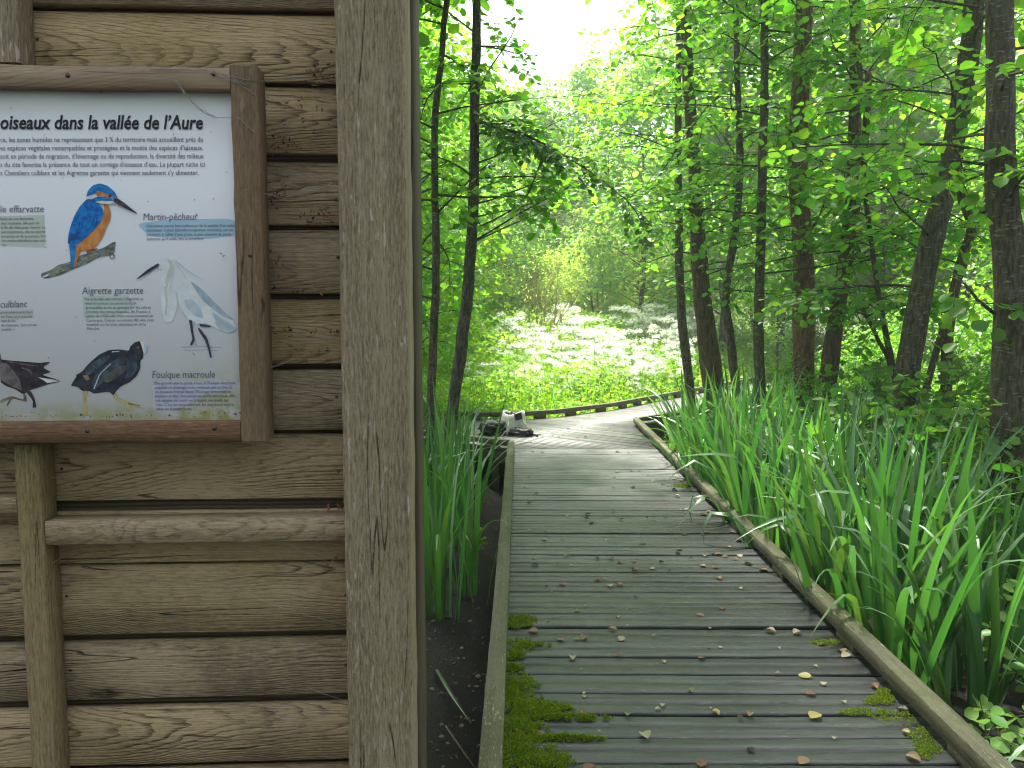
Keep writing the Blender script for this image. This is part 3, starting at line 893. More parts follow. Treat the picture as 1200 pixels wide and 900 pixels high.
for nm, key, pts in (('caption_wash', 'wlime', [(0, 253), (52, 252), (53, 290), (0, 288)]), ('caption_wash', 'wblue', [(160, 262), (200, 257), (275, 256), (277, 276), (240, 280), (175, 277)]), ('caption_wash', 'wgreen', [(97, 347), (150, 346), (158, 358), (140, 370), (98, 372)]), ('caption_wash', 'wbeige', [(0, 363), (38, 362), (39, 372), (0, 376)]), ('caption_wash', 'wviolet', [(179, 447), (270, 446), (272, 456), (240, 462), (214, 478), (179, 480)])):
    picture(nm, (0, 0, 1), [(key, pts)], lift0=0.0003)
feath = [('slate', strip([(540 + i * 14, 480 - i * 6), (528 + i * 12, 530 - i * 4)], 5)) for i in range(5)]
streaks = [('blue2', strip([(600 + 25 * i, 300 + 22 * (i % 3)), (575 + 25 * i, 430 + 18 * (i % 2))], 9)) for i in range(6)]
picture('kingfisher_picture', (0, 200, 6.43), [
    ('bark', [(310, 775), (380, 750), (440, 710), (520, 690), (600, 640), (700, 610), (780, 580), (850, 540), (872, 535), (865, 620), (830, 640), (740, 655), (660, 700), (560, 740), (450, 790), (340, 815), (310, 800)]),
    ('barkg', [(380, 775), (450, 735), (530, 720), (470, 760), (400, 790)]), ('barkg', [(600, 690), (680, 640), (740, 630), (660, 680)]), ('cream', [(320, 795), (370, 775), (360, 795), (325, 805)]), ('bark', disc(845, 645, 22)), ('cream', disc(845, 648, 11)),
    ('orange', [(780, 250), (815, 258), (835, 310), (830, 370), (800, 430), (770, 505), (725, 568), (680, 600), (620, 605), (580, 605), (572, 560), (620, 525), (680, 475), (730, 425), (760, 385), (778, 330), (785, 290)]),
    ('orange', [(575, 585), (612, 598), (590, 650), (572, 722), (552, 728), (562, 650)]), ('red', [(650, 600), (690, 588), (740, 585), (720, 600), (680, 610), (655, 622)]),
    ('tailblue', [(518, 550), (576, 545), (574, 600), (562, 680), (550, 742), (534, 732), (530, 650)]),
    ('blue', [(655, 212), (700, 218), (745, 248), (775, 290), (782, 330), (757, 390), (710, 440), (660, 490), (600, 545), (560, 562), (510, 552), (513, 500), (530, 420), (560, 340), (600, 270)])] + streaks + feath + [
    ('cream', [(648, 210), (690, 178), (735, 180), (742, 198), (700, 210), (660, 216)]), ('cream', [(712, 236), (760, 222), (830, 226), (872, 240), (820, 252), (770, 250)]),
    ('orange', [(718, 158), (760, 156), (805, 178), (838, 202), (800, 202), (760, 196), (732, 192)]),
    ('blue2', [(688, 216), (730, 196), (790, 194), (845, 214), (862, 228), (820, 228), (760, 226), (715, 234)]),
    ('blue2', [(648, 198), (662, 150), (700, 110), (750, 95), (810, 113), (862, 155), (888, 208), (850, 196), (820, 178), (770, 163), (740, 152), (715, 172), (680, 185)]),
    ('slate', [(852, 206), (886, 208), (930, 238), (1029, 316), (1036, 328), (960, 292), (900, 262), (858, 236)]), ('slate', disc(828, 190, 11)), ('red', [(868, 236), (910, 258), (930, 276), (890, 262)])], label='blue and orange kingfisher picture on a branch')
picture('egret_picture', (150, 230, 4.74), [
    ('pond', strip([(295, 838), (400, 834), (520, 840)], 7)), ('pond', strip([(310, 856), (420, 852), (500, 858)], 5)), ('pond', strip([(360, 870), (372, 885)], 8)),
    ('white', [(160, 378), (200, 345), (235, 342), (256, 380), (252, 440), (232, 490), (237, 520), (272, 560), (272, 620), (245, 700), (200, 700), (180, 560), (172, 480), (198, 410), (165, 402)]),
    ('neck', [(215, 348), (245, 358), (253, 390), (246, 430), (226, 480), (215, 515), (205, 470), (222, 420), (234, 385)]), ('neck', strip([(205, 500), (215, 580), (210, 660)], 16)),
    ('white', [(268, 520), (300, 470), (340, 458), (390, 498), (440, 556), (500, 618), (580, 688), (604, 730), (560, 764), (510, 745), (470, 722), (430, 704), (395, 716), (340, 685), (290, 632), (268, 580)]),
    ('pale', [(310, 580), (350, 568), (400, 618), (424, 682), (370, 664), (325, 620)]), ('wing', [(345, 470), (400, 508), (460, 568), (540, 648), (592, 690), (540, 676), (470, 626), (420, 584), (380, 530)]),
    ('neck', strip([(268, 530), (280, 600), (320, 668)], 9)), ('pale', [(466, 640), (530, 680), (606, 735), (578, 756), (520, 750), (488, 712)])] + [('wing', strip([(480 + 14 * i, 655 + 12 * i), (515 + 18 * i, 742 - i * 2)], 6)) for i in range(5)] + [
    ('slate', [(395, 706), (462, 720), (456, 728), (400, 722)]), ('slate', [(338, 685), (356, 690), (363, 760), (371, 800), (353, 830), (344, 824), (358, 795), (348, 740)]), ('slate', [(386, 730), (401, 735), (441, 790), (456, 845), (466, 897), (456, 897), (445, 850), (428, 800), (398, 757)]),
    ('slate', [(43, 462), (110, 405), (166, 372), (171, 388), (120, 420), (60, 457)]), ('slate', disc(166, 380, 7)), ('pale', strip([(258, 352), (330, 410), (412, 462)], 5)), ('pale', strip([(256, 360), (300, 420), (330, 470)], 4))], label='white egret picture standing in water')
picture('coot_picture', (80, 320, 5.0), [
    ('yellow', [(84, 688), (120, 688), (106, 740), (113, 828), (116, 838), (78, 838), (92, 800), (87, 740)]), ('yellow', [(254, 703), (281, 700), (292, 730), (350, 755), (400, 768), (458, 800), (400, 787), (382, 787), (377, 803), (356, 778), (347, 808), (338, 772), (270, 738)]), ('olive', strip([(350, 765), (385, 772), (420, 775)], 7)),
    ('black', [(13, 660), (50, 602), (40, 600), (80, 578), (120, 530), (180, 478), (240, 450), (300, 447), (355, 455), (363, 430), (390, 405), (420, 398), (442, 430), (440, 470), (437, 500), (422, 512), (422, 560), (402, 600), (360, 640), (312, 660), (282, 690), (265, 717), (240, 697), (215, 697), (150, 707), (120, 690), (80, 690), (55, 667)]),
    ('sheen', [(95, 590), (130, 535), (190, 495), (250, 480), (230, 510), (160, 570), (120, 600)]), ('sheen', [(138, 645), (160, 590), (220, 540), (290, 500), (335, 508), (300, 560), (240, 600), (190, 650), (150, 690)]), ('olive', [(190, 625), (250, 572), (330, 538), (352, 560), (300, 602), (230, 645)]), ('sheen', [(340, 520), (400, 520), (408, 560), (370, 610), (330, 620), (350, 570)])] +
    [('black', strip([(160 + 28 * i, 500 - 9 * i), (190 + 28 * i, 490 - 6 * i), (200 + 28 * i, 510 - 5 * i)], 9)) for i in range(5)] + [('pale', strip([(150, 680), (185, 590), (250, 530)], 7)), ('pale', strip([(255, 462), (300, 458)], 6)),
    ('tan', [(84, 600), (115, 598), (127, 622), (105, 632)]), ('cream', [(420, 400), (446, 408), (460, 435), (456, 467), (440, 467), (431, 430)]), ('wblue', [(440, 410), (460, 430), (458, 462), (448, 460)]), ('red', disc(410, 437, 7))], label='black coot picture with yellow legs')
picture('moorhen_picture', (0, 340, 5.62), [
    ('pond', [(140, 778), (200, 768), (270, 772), (230, 782), (170, 784)]), ('pond', strip([(170, 798), (320, 800)], 5)),
    ('legol', [(152, 680), (172, 690), (178, 738), (80, 712), (50, 767), (41, 762), (64, 715), (2, 745), (2, 722), (75, 696), (158, 722)]), ('brownblack', [(172, 668), (202, 663), (227, 710), (241, 772), (214, 776), (217, 730)]),
    ('brownblack', [(0, 400), (6, 456), (60, 463), (150, 470), (260, 479), (334, 471), (282, 510), (338, 540), (272, 556), (404, 600), (330, 616), (250, 642), (202, 657), (152, 687), (100, 652), (40, 632), (0, 604)]),
    ('greybrown', [(0, 475), (50, 485), (95, 540), (130, 590), (148, 668), (100, 642), (40, 612), (0, 590)]), ('cream', [(252, 574), (330, 586), (392, 600), (312, 612), (290, 596)]), ('greybrown', strip([(60, 470), (160, 490), (250, 500)], 8)), ('greybrown', strip([(140, 510), (200, 530), (210, 556)], 10)), ('olive', strip([(160, 515), (215, 555)], 6))], label='dark moorhen picture striding')


# ------------------------------------------------------------------ cobwebs with caught bud scales on the hide wall
MAT['silk'] = leafmat('cobweb_silk', (0.5, 0.5, 0.5), (0.6, 0.6, 0.6), hue=0, valr=0.4, gloss=0.2)
MAT['scale'] = leafmat('bud_scale', (0.36, 0.15, 0.065), (0.36, 0.15, 0.05), hue=0.06, valr=0.9, gloss=0.05)
MAT['scale_dark'] = leafmat('dark_litter', (0.07, 0.045, 0.03), (0.07, 0.045, 0.03), hue=0.05, valr=0.9, gloss=0.03)


def flake(mb, c, s, rnd):
    a = rnd.uniform(0, 6.28); t = rnd.uniform(-0.7, 0.7)
    e = Vector((math.cos(a), t * 0.5, math.sin(a))).normalized(); f = Vector((-math.sin(a), rnd.uniform(-.7, .7), math.cos(a))).normalized()
    c = Vector(c)
    w = rnd.uniform(0.25, 0.5)
    mb.add([c - e * s, c - e * s * .2 + f * s * w + Vector((0, -s * .3, 0)), c + e * s, c + e * s * .1 - f * s * w], [(0, 1, 2, 3)])


def cobweb(label, strands, cloud, n, rnd, dark=0.4):
    P0 = W(*strands[0][0], strands[0][0 + 1] if False else 0.03) if False else W(strands[0][0][0], strands[0][0][1], 0.06)
    root = empty('cobweb', HO + Matrix.Rotation(PHI, 3, 'Z') @ P0, PHI, label, 'cobweb', 'cobwebs on the hide wall')
    for st in strands:
        mb = MB()
        pts = [W(x, y, ly) - P0 for (x, y, ly) in st]
        Q = []
        for i in range(len(pts) - 1):
            for k in range(5): Q.append(pts[i].lerp(pts[i + 1], k / 5) + Vector((rnd.uniform(-1, 1), 0, rnd.uniform(-1, 1))) * .0006)
        Q.append(pts[-1])
        mb.tube(Q, 0.00042, n=4, cap=False)
        mb.tube([q + Vector((rnd.gauss(0, .0016), 0, rnd.gauss(0, .0016))) for q in Q], 0.0003, n=4, cap=False)
        mb.build('strand', MAT['silk'], root)
    ms = MB(); md = MB()
    for _ in range(n):
        (x0, y0, x1, y1) = rnd.choice(cloud)
        c = W(rnd.uniform(x0, x1), rnd.gauss((y0 + y1) / 2, (y1 - y0) / 4), FACE - 0.006 - rnd.uniform(0, .02)) - P0
        isd = rnd.random() < dark
        for _k in range(rnd.choice((1, 1, 2, 3))):
            flake(md if isd else ms, c + Vector((rnd.uniform(-1, 1), 0, rnd.uniform(-1, 1))) * .005, rnd.uniform(.0018, .005), rnd)
    if ms.v: ms.build('caught_debris', MAT['scale'], root, kind='stuff')
    if md.v: md.build('caught_debris', MAT['scale_dark'], root, kind='stuff')


bpart(PLITTER[0], 'litter', MAT['scale'], panel, kind='stuff'); bpart(PLITTER[1], 'dirt_specks', MAT['scale_dark'], panel, kind='stuff')
R1 = random.Random(5)
cobweb('pale looping cobweb strands above the top right of the panel', [[(205, 95, .018), (215, 108, .017), (232, 128, .022), (250, 138, .03), (280, 138, .018), (298, 155, .017)], [(207, 94, .018), (217, 109, .017), (233, 127, .022), (252, 137, .03)], [(240, 82, .017), (275, 95, .016), (300, 112, .017)], [(262, 86, .017), (290, 100, .016), (322, 118, .1)], [(175, 80, .018), (240, 82, .017), (300, 96, .017), (340, 92, .1), (392, 98, .1)], [(272, 183, .018), (310, 202, .05), (350, 205, .1)], [(288, 222, .016), (330, 232, .07), (370, 222, .1), (388, 215, .1)]],
       [(305, 100, 392, 170), (310, 160, 350, 180), (315, 190, 335, 265), (355, 70, 392, 100), (350, 245, 392, 262)], 120, R1, 0.42)
cobweb('fine cobweb with orange bud scales below the ledge rail', [[(262, 612, .1), (300, 622, .06), (405, 640, .1)], [(320, 632, .06), (360, 648, .08), (405, 668, .1)], [(330, 634, .06), (380, 645, .1), (405, 655, .1)], [(260, 685, .1), (330, 712, .09), (404, 733, .1)], [(360, 805, .1), (404, 822, .1)]],
       [(385, 650, 404, 664), (382, 590, 404, 598)], 26, R1, 0.1)
cobweb('dusty cobweb with brown bits on the lower boards', [[(315, 380, .05), (350, 392, .09), (395, 398, .1)], [(316, 300, .05), (345, 310, .1)], [(318, 430, .05), (360, 415, .1), (392, 408, .1)], [(60, 560, .06), (80, 558, .1)], [(62, 660, .06), (78, 650, .1)]],
       [(315, 290, 335, 330), (318, 380, 392, 400), (320, 340, 390, 346), (340, 405, 385, 415)], 60, R1, 0.4)


# ------------------------------------------------------------------ foliage builders (numpy)
LEAF8 = np.array([(0, 0, 0), (.30, .22, .07), (.46, .52, .10), (.34, .86, .05), (0, 1.02, -.10), (-.34, .86, .05), (-.46, .52, .10), (-.30, .22, .07)], dtype=np.float32)
LEAF8_F = [(0, 1, 2, 3, 4), (0, 4, 5, 6, 7)]
LEAF6 = np.array([(0, 0, 0), (.36, .38, .08), (.26, .82, .03), (0, 1.0, -.06), (-.26, .82, .03), (-.36, .38, .08)], dtype=np.float32)
LEAF6_F = [(0, 1, 2, 3), (0, 3, 4, 5)]
LANCE = np.array([(0, 0, 0), (.13, .4, .03), (0, 1.0, -.12), (-.13, .4, .03)], dtype=np.float32)
LANCE_F = [(0, 1, 2), (0, 2, 3)]
DIAM = np.array([(0, 0, 0), (.34, .45, .05), (0, 1.0, -.05), (-.34, .45, .05)], dtype=np.float32)
DIAM_F = [(0, 1, 2), (0, 2, 3)]


def leaves_mesh(name, P, D, Nn, S, T=LEAF8, F=LEAF8_F):
    """P base points, D pointing directions, Nn rough normals, S sizes -> one mesh of leaves"""
    P = np.asarray(P, np.float32); D = np.asarray(D, np.float32); Nn = np.asarray(Nn, np.float32); S = np.asarray(S, np.float32)
    D /= np.linalg.norm(D, axis=1, keepdims=True) + 1e-9
    X = np.cross(D, Nn); X /= np.linalg.norm(X, axis=1, keepdims=True) + 1e-9
    Z = np.cross(X, D)
    V = P[:, None, :] + S[:, None, None] * (T[None, :, 0:1] * X[:, None, :] + T[None, :, 1:2] * D[:, None, :] + T[None, :, 2:3] * Z[:, None, :])
    n = len(P); k = len(T)
    fl = np.concatenate([np.array(f) for f in F]); sz = np.array([len(f) for f in F])
    loops = (np.arange(n)[:, None] * k + fl[None, :]).ravel()
    return np_mesh(name, V.reshape(-1, 3), loops, np.tile(sz, n))


def blades_mesh(name, B, az, L, w, lean, droop, kink=None, segs=8, power=2.0, fold=0.12):
    """strap leaves: base points, heading, length, width, lean and droop angles"""
    n = len(B)
    B = np.asarray(B, np.float32)
    s = np.linspace(0, 1, segs + 1)
    th = lean[:, None] + droop[:, None] * s[None, :] ** power
    if kink is not None:
        th = th + kink[:, None] * (1 / (1 + np.exp(-(s[None, :] - 0.62) * 28)))
    ds = L[:, None] / segs
    r = np.concatenate((np.zeros((n, 1)), np.cumsum(np.sin(th[:, :-1]) * ds, axis=1)), axis=1)
    z = np.concatenate((np.zeros((n, 1)), np.cumsum(np.cos(th[:, :-1]) * ds, axis=1)), axis=1)
    hx, hy = np.cos(az)[:, None], np.sin(az)[:, None]
    C = np.stack((B[:, 0:1] + r * hx, B[:, 1:2] + r * hy, B[:, 2:3] + z), axis=2)
    tw = rng.uniform(-0.9, 0.9, n)[:, None] * (1 - 0.3 * s[None, :])
    sx = -hy * np.cos(tw) + hx * np.sin(tw) * np.cos(th); sy = hx * np.cos(tw) + hy * np.sin(tw) * np.cos(th); sz_ = -np.sin(tw) * np.sin(th)
    SD = np.stack((sx, sy, sz_), axis=2)
    prof = np.clip(np.minimum(0.75 + 0.6 * s, 1.0) * (1 - s ** 3.2), 0.03, 1)
    hw = (w[:, None] * 0.5 * prof[None, :])[:, :, None]
    NR = np.stack((np.cos(th) * hx, np.cos(th) * hy, -np.sin(th)), axis=2)
    V = np.stack((C - SD * hw, C + NR * hw * fold * 2, C + SD * hw), axis=2)    # n, segs+1, 3, 3
    base = np.arange(n)[:, None, None] * ((segs + 1) * 3) + np.arange(segs)[None, :, None] * 3
    q = np.array([[0, 1, 4, 3], [1, 2, 5, 4]]).reshape(1, 1, 8)
    loops = (base + q).ravel()
    return np_mesh(name, V.reshape(-1, 3), loops, np.full(n * segs * 2, 4))


def limb(p, d, L, r, rnd, droop=0.25, n=6, wob=0.12):
    """a branch polyline with radii"""
    pts = [Vector(p)]; d = Vector(d).normalized()
    for i in range(n):
        d = (d + Vector((rnd.gauss(0, wob), rnd.gauss(0, wob), rnd.gauss(0, wob * .6) - droop / n))).normalized()
        pts.append(pts[-1] + d * (L / n))
    return pts, [max(0.0022, r * (1 - 0.85 * i / n)) for i in range(n + 1)]


class Crown:
    def __init__(self): self.P = []; self.D = []; self.N = []; self.S = []
    def spray(self, pts, rnd, size, step=0.045, allow=None, start=0.15, droopy=0.3):
        """alternate leaves along a twig polyline"""
        k = 0
        for i in range(len(pts) - 1):
            a, b = pts[i], pts[i + 1]
            L = (b - a).length
            m_ = max(1, int(L / step))
            for j in range(m_):
                t = (i + j / m_) / (len(pts) - 1)
                if t < start: continue
                p = a.lerp(b, (j + rnd.random()) / m_)
                if allow and not allow(p): continue
                d = (b - a).normalized()
                sd = d.cross(Vector((0, 0, 1)))
                if sd.length < 0.05: sd = Vector((1, 0, 0))
                sd.normalize(); k += 1
                s = 1 if k % 2 else -1
                out = (d * rnd.uniform(.2, .9) + sd * s * rnd.uniform(.5, 1.1) + Vector((0, 0, rnd.uniform(-droopy - .25, .25))))
                nm = Vector((rnd.gauss(0, .6), rnd.gauss(0, .6) - .25, 1))
                self.P.append(p + out.normalized() * 0.012); self.D.append(out); self.N.append(nm); self.S.append(size * rnd.uniform(.55, 1.25))
    def mesh(self, name, T=LEAF8, F=LEAF8_F, off=(0, 0, 0)):
        return leaves_mesh(name, np.array([tuple(p) for p in self.P]) - np.array(off), np.array([tuple(p) for p in self.D]), np.array([tuple(p) for p in self.N]), self.S, T, F)


def leafy_limb(cr, wood_mb, p, d, L, r, rnd, size, twigs=8, twl=0.6, allow=None, droop=0.3, step=0.05, start=0.25, sub=True):
    pts, rr = limb(p, d, L, r, rnd, droop)
    wood_mb.tube(pts, rr, n=5, cap=False)
    for k in range(twigs):
        t = start + (1 - start) * (k + rnd.random()) / twigs
        f = t * (len(pts) - 1); i = min(int(f), len(pts) - 2)
        q = pts[i].lerp(pts[i + 1], f - i)
        dd = (pts[i + 1] - pts[i]).normalized()
        sd = dd.cross(Vector((0, 0, 1)))
        if sd.length < .05: sd = Vector((1, 0, 0))
        sd.normalize()
        s = 1 if k % 2 else -1
        td = dd * rnd.uniform(.2, .8) + sd * s * rnd.uniform(.4, 1.0) + Vector((0, 0, rnd.uniform(-.75, .45)))
        tl = twl * rnd.uniform(.6, 1.3) * (1.1 - .5 * t)
        tp, tr = limb(q, td, tl, min(rr[i] * .6, .006), rnd, droop * 1.2, n=4, wob=.16)
        if allow and not allow(tp[-1]): continue
        wood_mb.tube(tp, tr, n=3, cap=False)
        cr.spray(tp, rnd, size, step, allow)
    cr.spray(pts, rnd, size, step * 1.4, allow, start=.5)
    return pts


def path_open(p):
    """the air over the boardwalk and the glade beyond stays open to the sky"""
    x, y, z = p
    if 5.5 < y < 16:
        if z > 3.75 and abs(x - 0.47) < 0.03 + 0.25 * (z - 3.75): return False
        if z < 2.3 and -0.15 < x < 2.5 and y < 13: return False
        if z < 3.0 and -0.2 < x < 2.0: return False
    if y <= 5.5 and -1.0 < x < 2.6 and z < 3.9: return False
    if 12.5 < y < 32 and z < 2.0 + .16 * y and -2.0 < x - 0.09 * y < 2.4: return False
    return True


def grove_tree(name, label, cat, stems, Y, top, mat, seed, leaf='leaf', limbs=34, lo=1.6, length=(1.3, 2.4), size=0.09, twigs=10, dia=None, lean=0.0, group='alder trees along the boardwalk', azim=None, snags=(), extra=(), droop=0.3, step=0.05, thin_above=6.2, flakes=0, leafy=True, canopy=0):
    """tree traced from its stems: stems = [[(px, py), ...] top to bottom with the width in px], all at depth Y"""
    rnd = random.Random(seed)
    allp = []
    for pts, wpx in stems:
        P = [at(x, y, Y + lean * (450 - y) / 450.0) for x, y in pts][::-1]      # bottom first
        gz = ground_z(P[0].x, P[0].y) - 0.06
        if P[0].z > gz + .02:
            sl = (P[0] - P[1]); sl = sl / max(.05, -sl.z)
            P = [P[0] + Vector((sl.x * .5, sl.y * .5, -1)) * (P[0].z - gz)] + P
        allp.append((P, wpx))
    root_loc = Vector((allp[0][0][0].x, allp[0][0][0].y, ground_z(allp[0][0][0].x, allp[0][0][0].y)))
    root = empty(name, root_loc, 0, label, cat, group)
    mb = MB(); br = MB(); cr = Crown()
    for si, (P, wpx) in enumerate(allp):
        r = wpx / FPX * Y / 2
        if top and si == 0:
            d = (P[-1] - P[-2]).normalized(); d = (d + Vector((0, 0, .6))).normalized()
            while P[-1].z < top:
                d = (d + Vector((rnd.gauss(0, .06), rnd.gauss(0, .06), .05))).normalized()
                P.append(P[-1] + d * .8)
        # resample smoothly
        Q = [P[0]]
        for i in range(len(P) - 1):
            p0 = P[max(0, i - 1)]; p1 = P[i]; p2 = P[i + 1]; p3 = P[min(len(P) - 1, i + 2)]
            m_ = max(2, int((p2 - p1).length / .14))
            for k in range(1, m_ + 1):
                t = k / m_
                c = 0.5 * ((2 * p1) + (p2 - p0) * t + (2 * p0 - 5 * p1 + 4 * p2 - p3) * t * t + (3 * p1 - p0 - 3 * p2 + p3) * t ** 3)
                Q.append(c + Vector((rnd.gauss(0, .003), rnd.gauss(0, .003), 0)))
        z0 = Q[0].z; H = (top or Q[-1].z + 2) - z0
        rr = [r * (1.22 if (q.z - z0) < .2 else 1.0 + .10 * max(0, 1 - (q.z - z0))) * max(.12, 1 - .8 * max(0, (q.z - 1.5 - z0)) / H) for q in Q]
        mb.tube([q - root_loc for q in Q], rr, n=14, jit=.16, seed=seed + si)
        # limbs
        nl = int(limbs * 1.5) if si == 0 else limbs // 3
        a = rnd.uniform(0, 6.28)
        hi = (top or Q[-1].z)
        for k in range(nl):
            zz = lo + (hi - lo) * ((k + rnd.random() * .8) / nl)
            q = min(Q, key=lambda v: abs(v.z - zz))
            a += 2.4 + rnd.uniform(-.5, .5)
            if azim and rnd.random() < .6: aa = rnd.uniform(*azim)
            else: aa = a
            t = (zz - lo) / max(.1, hi - lo)
            L = rnd.uniform(*length) * (1 - .55 * t)
            el = rnd.uniform(-.05, .55) + .3 * t
            d = Vector((math.cos(aa) * math.cos(el), math.sin(aa) * math.cos(el), math.sin(el)))
            end = q + d * L * .8
            if not path_open(end) and rnd.random() < .8: continue
            big = q.z > thin_above
            if math.sin(aa) < -.35 and zz < 5.2 and rnd.random() < .62: continue
            leafy_limb(cr, br, q, d, L, .008 + .006 * (1 - t), rnd, size * (1.2 if big else 1), twigs=max(4, int(twigs * (.75 if big else 1))), twl=.6, allow=path_open, droop=droop, step=step * (1.25 if big else 1))
    for k in range(canopy):
        # long high limbs added above the view to shade the boardwalk
        zz = 4.9 + 3.4 * (k + rnd.random()) / canopy
        q = min(Q, key=lambda v: abs(v.z - zz)); aa = rnd.uniform(2.3, 4.1)
        leafy_limb(cr, br, q, (math.cos(aa), math.sin(aa), rnd.uniform(.0, .3)), rnd.uniform(2.0, 3.3), .018, rnd, size * 1.3, twigs=14, twl=.9, allow=path_open, droop=.15, step=.06)
    for (p, d, L, r_, tw, sz) in extra:
        leafy_limb(cr, br, Vector(p), d, L, r_, rnd, sz, twigs=tw, twl=.7, allow=None, droop=.25, step=step)
    for pts, wd in snags:
        P = [at(x, y, Y) for x, y in pts]
        br.tube(P, [wd * (1 - .6 * i / (len(P) - 1)) for i in range(len(P))], n=6, jit=.1)
        if leafy:
            for k in range(int(6 + 8 * sum((P[i + 1] - P[i]).length for i in range(len(P) - 1)))):
                i = rnd.randrange(len(P) - 1); q = P[i].lerp(P[i + 1], rnd.random())
                tp, tr = limb(q, (rnd.uniform(-1, 1), rnd.uniform(-1, .6), rnd.uniform(-.8, .5)), rnd.uniform(.25, .55), .004, rnd, .5, 4)
                br.tube(tp, tr, n=3, cap=False); cr.spray(tp, rnd, size, .045)
    if flakes:
        P, wpx = allp[0]
        for _ in range(flakes):
            zz = rnd.uniform(root_loc.z + .3, 3.4)
            q = min(Q, key=lambda v: abs(v.z - zz))
            a = rnd.uniform(0, 6.28); R = wpx / FPX * Y / 2 * 1.01
            n_ = Vector((math.cos(a), math.sin(a), 0)); t_ = Vector((-n_.y, n_.x, 0))
            c = Vector((q.x, q.y, zz)) + n_ * R - root_loc
            w = rnd.uniform(.008, .022); h = rnd.uniform(.015, .05); pk = rnd.uniform(.004, .03)
            mb.add([c - t_ * w, c + t_ * w, c + t_ * w * .8 + n_ * pk + Vector((0, 0, h)), c - t_ * w * .8 + n_ * pk * rnd.random() + Vector((0, 0, h * .9))], [(0, 1, 2, 3)])
    tr = mb.build('trunk', MAT[mat], root, smooth=True)
    br.v = [tuple(Vector(p) - root_loc) for p in br.v]
    if br.v: br.build('branches', MAT['bark_dark' if mat != 'bark_grey' else mat], root, smooth=True)
    if cr.P:
        link('crown', cr.mesh('crown', off=tuple(root_loc)), MAT[leaf], root)
    return root


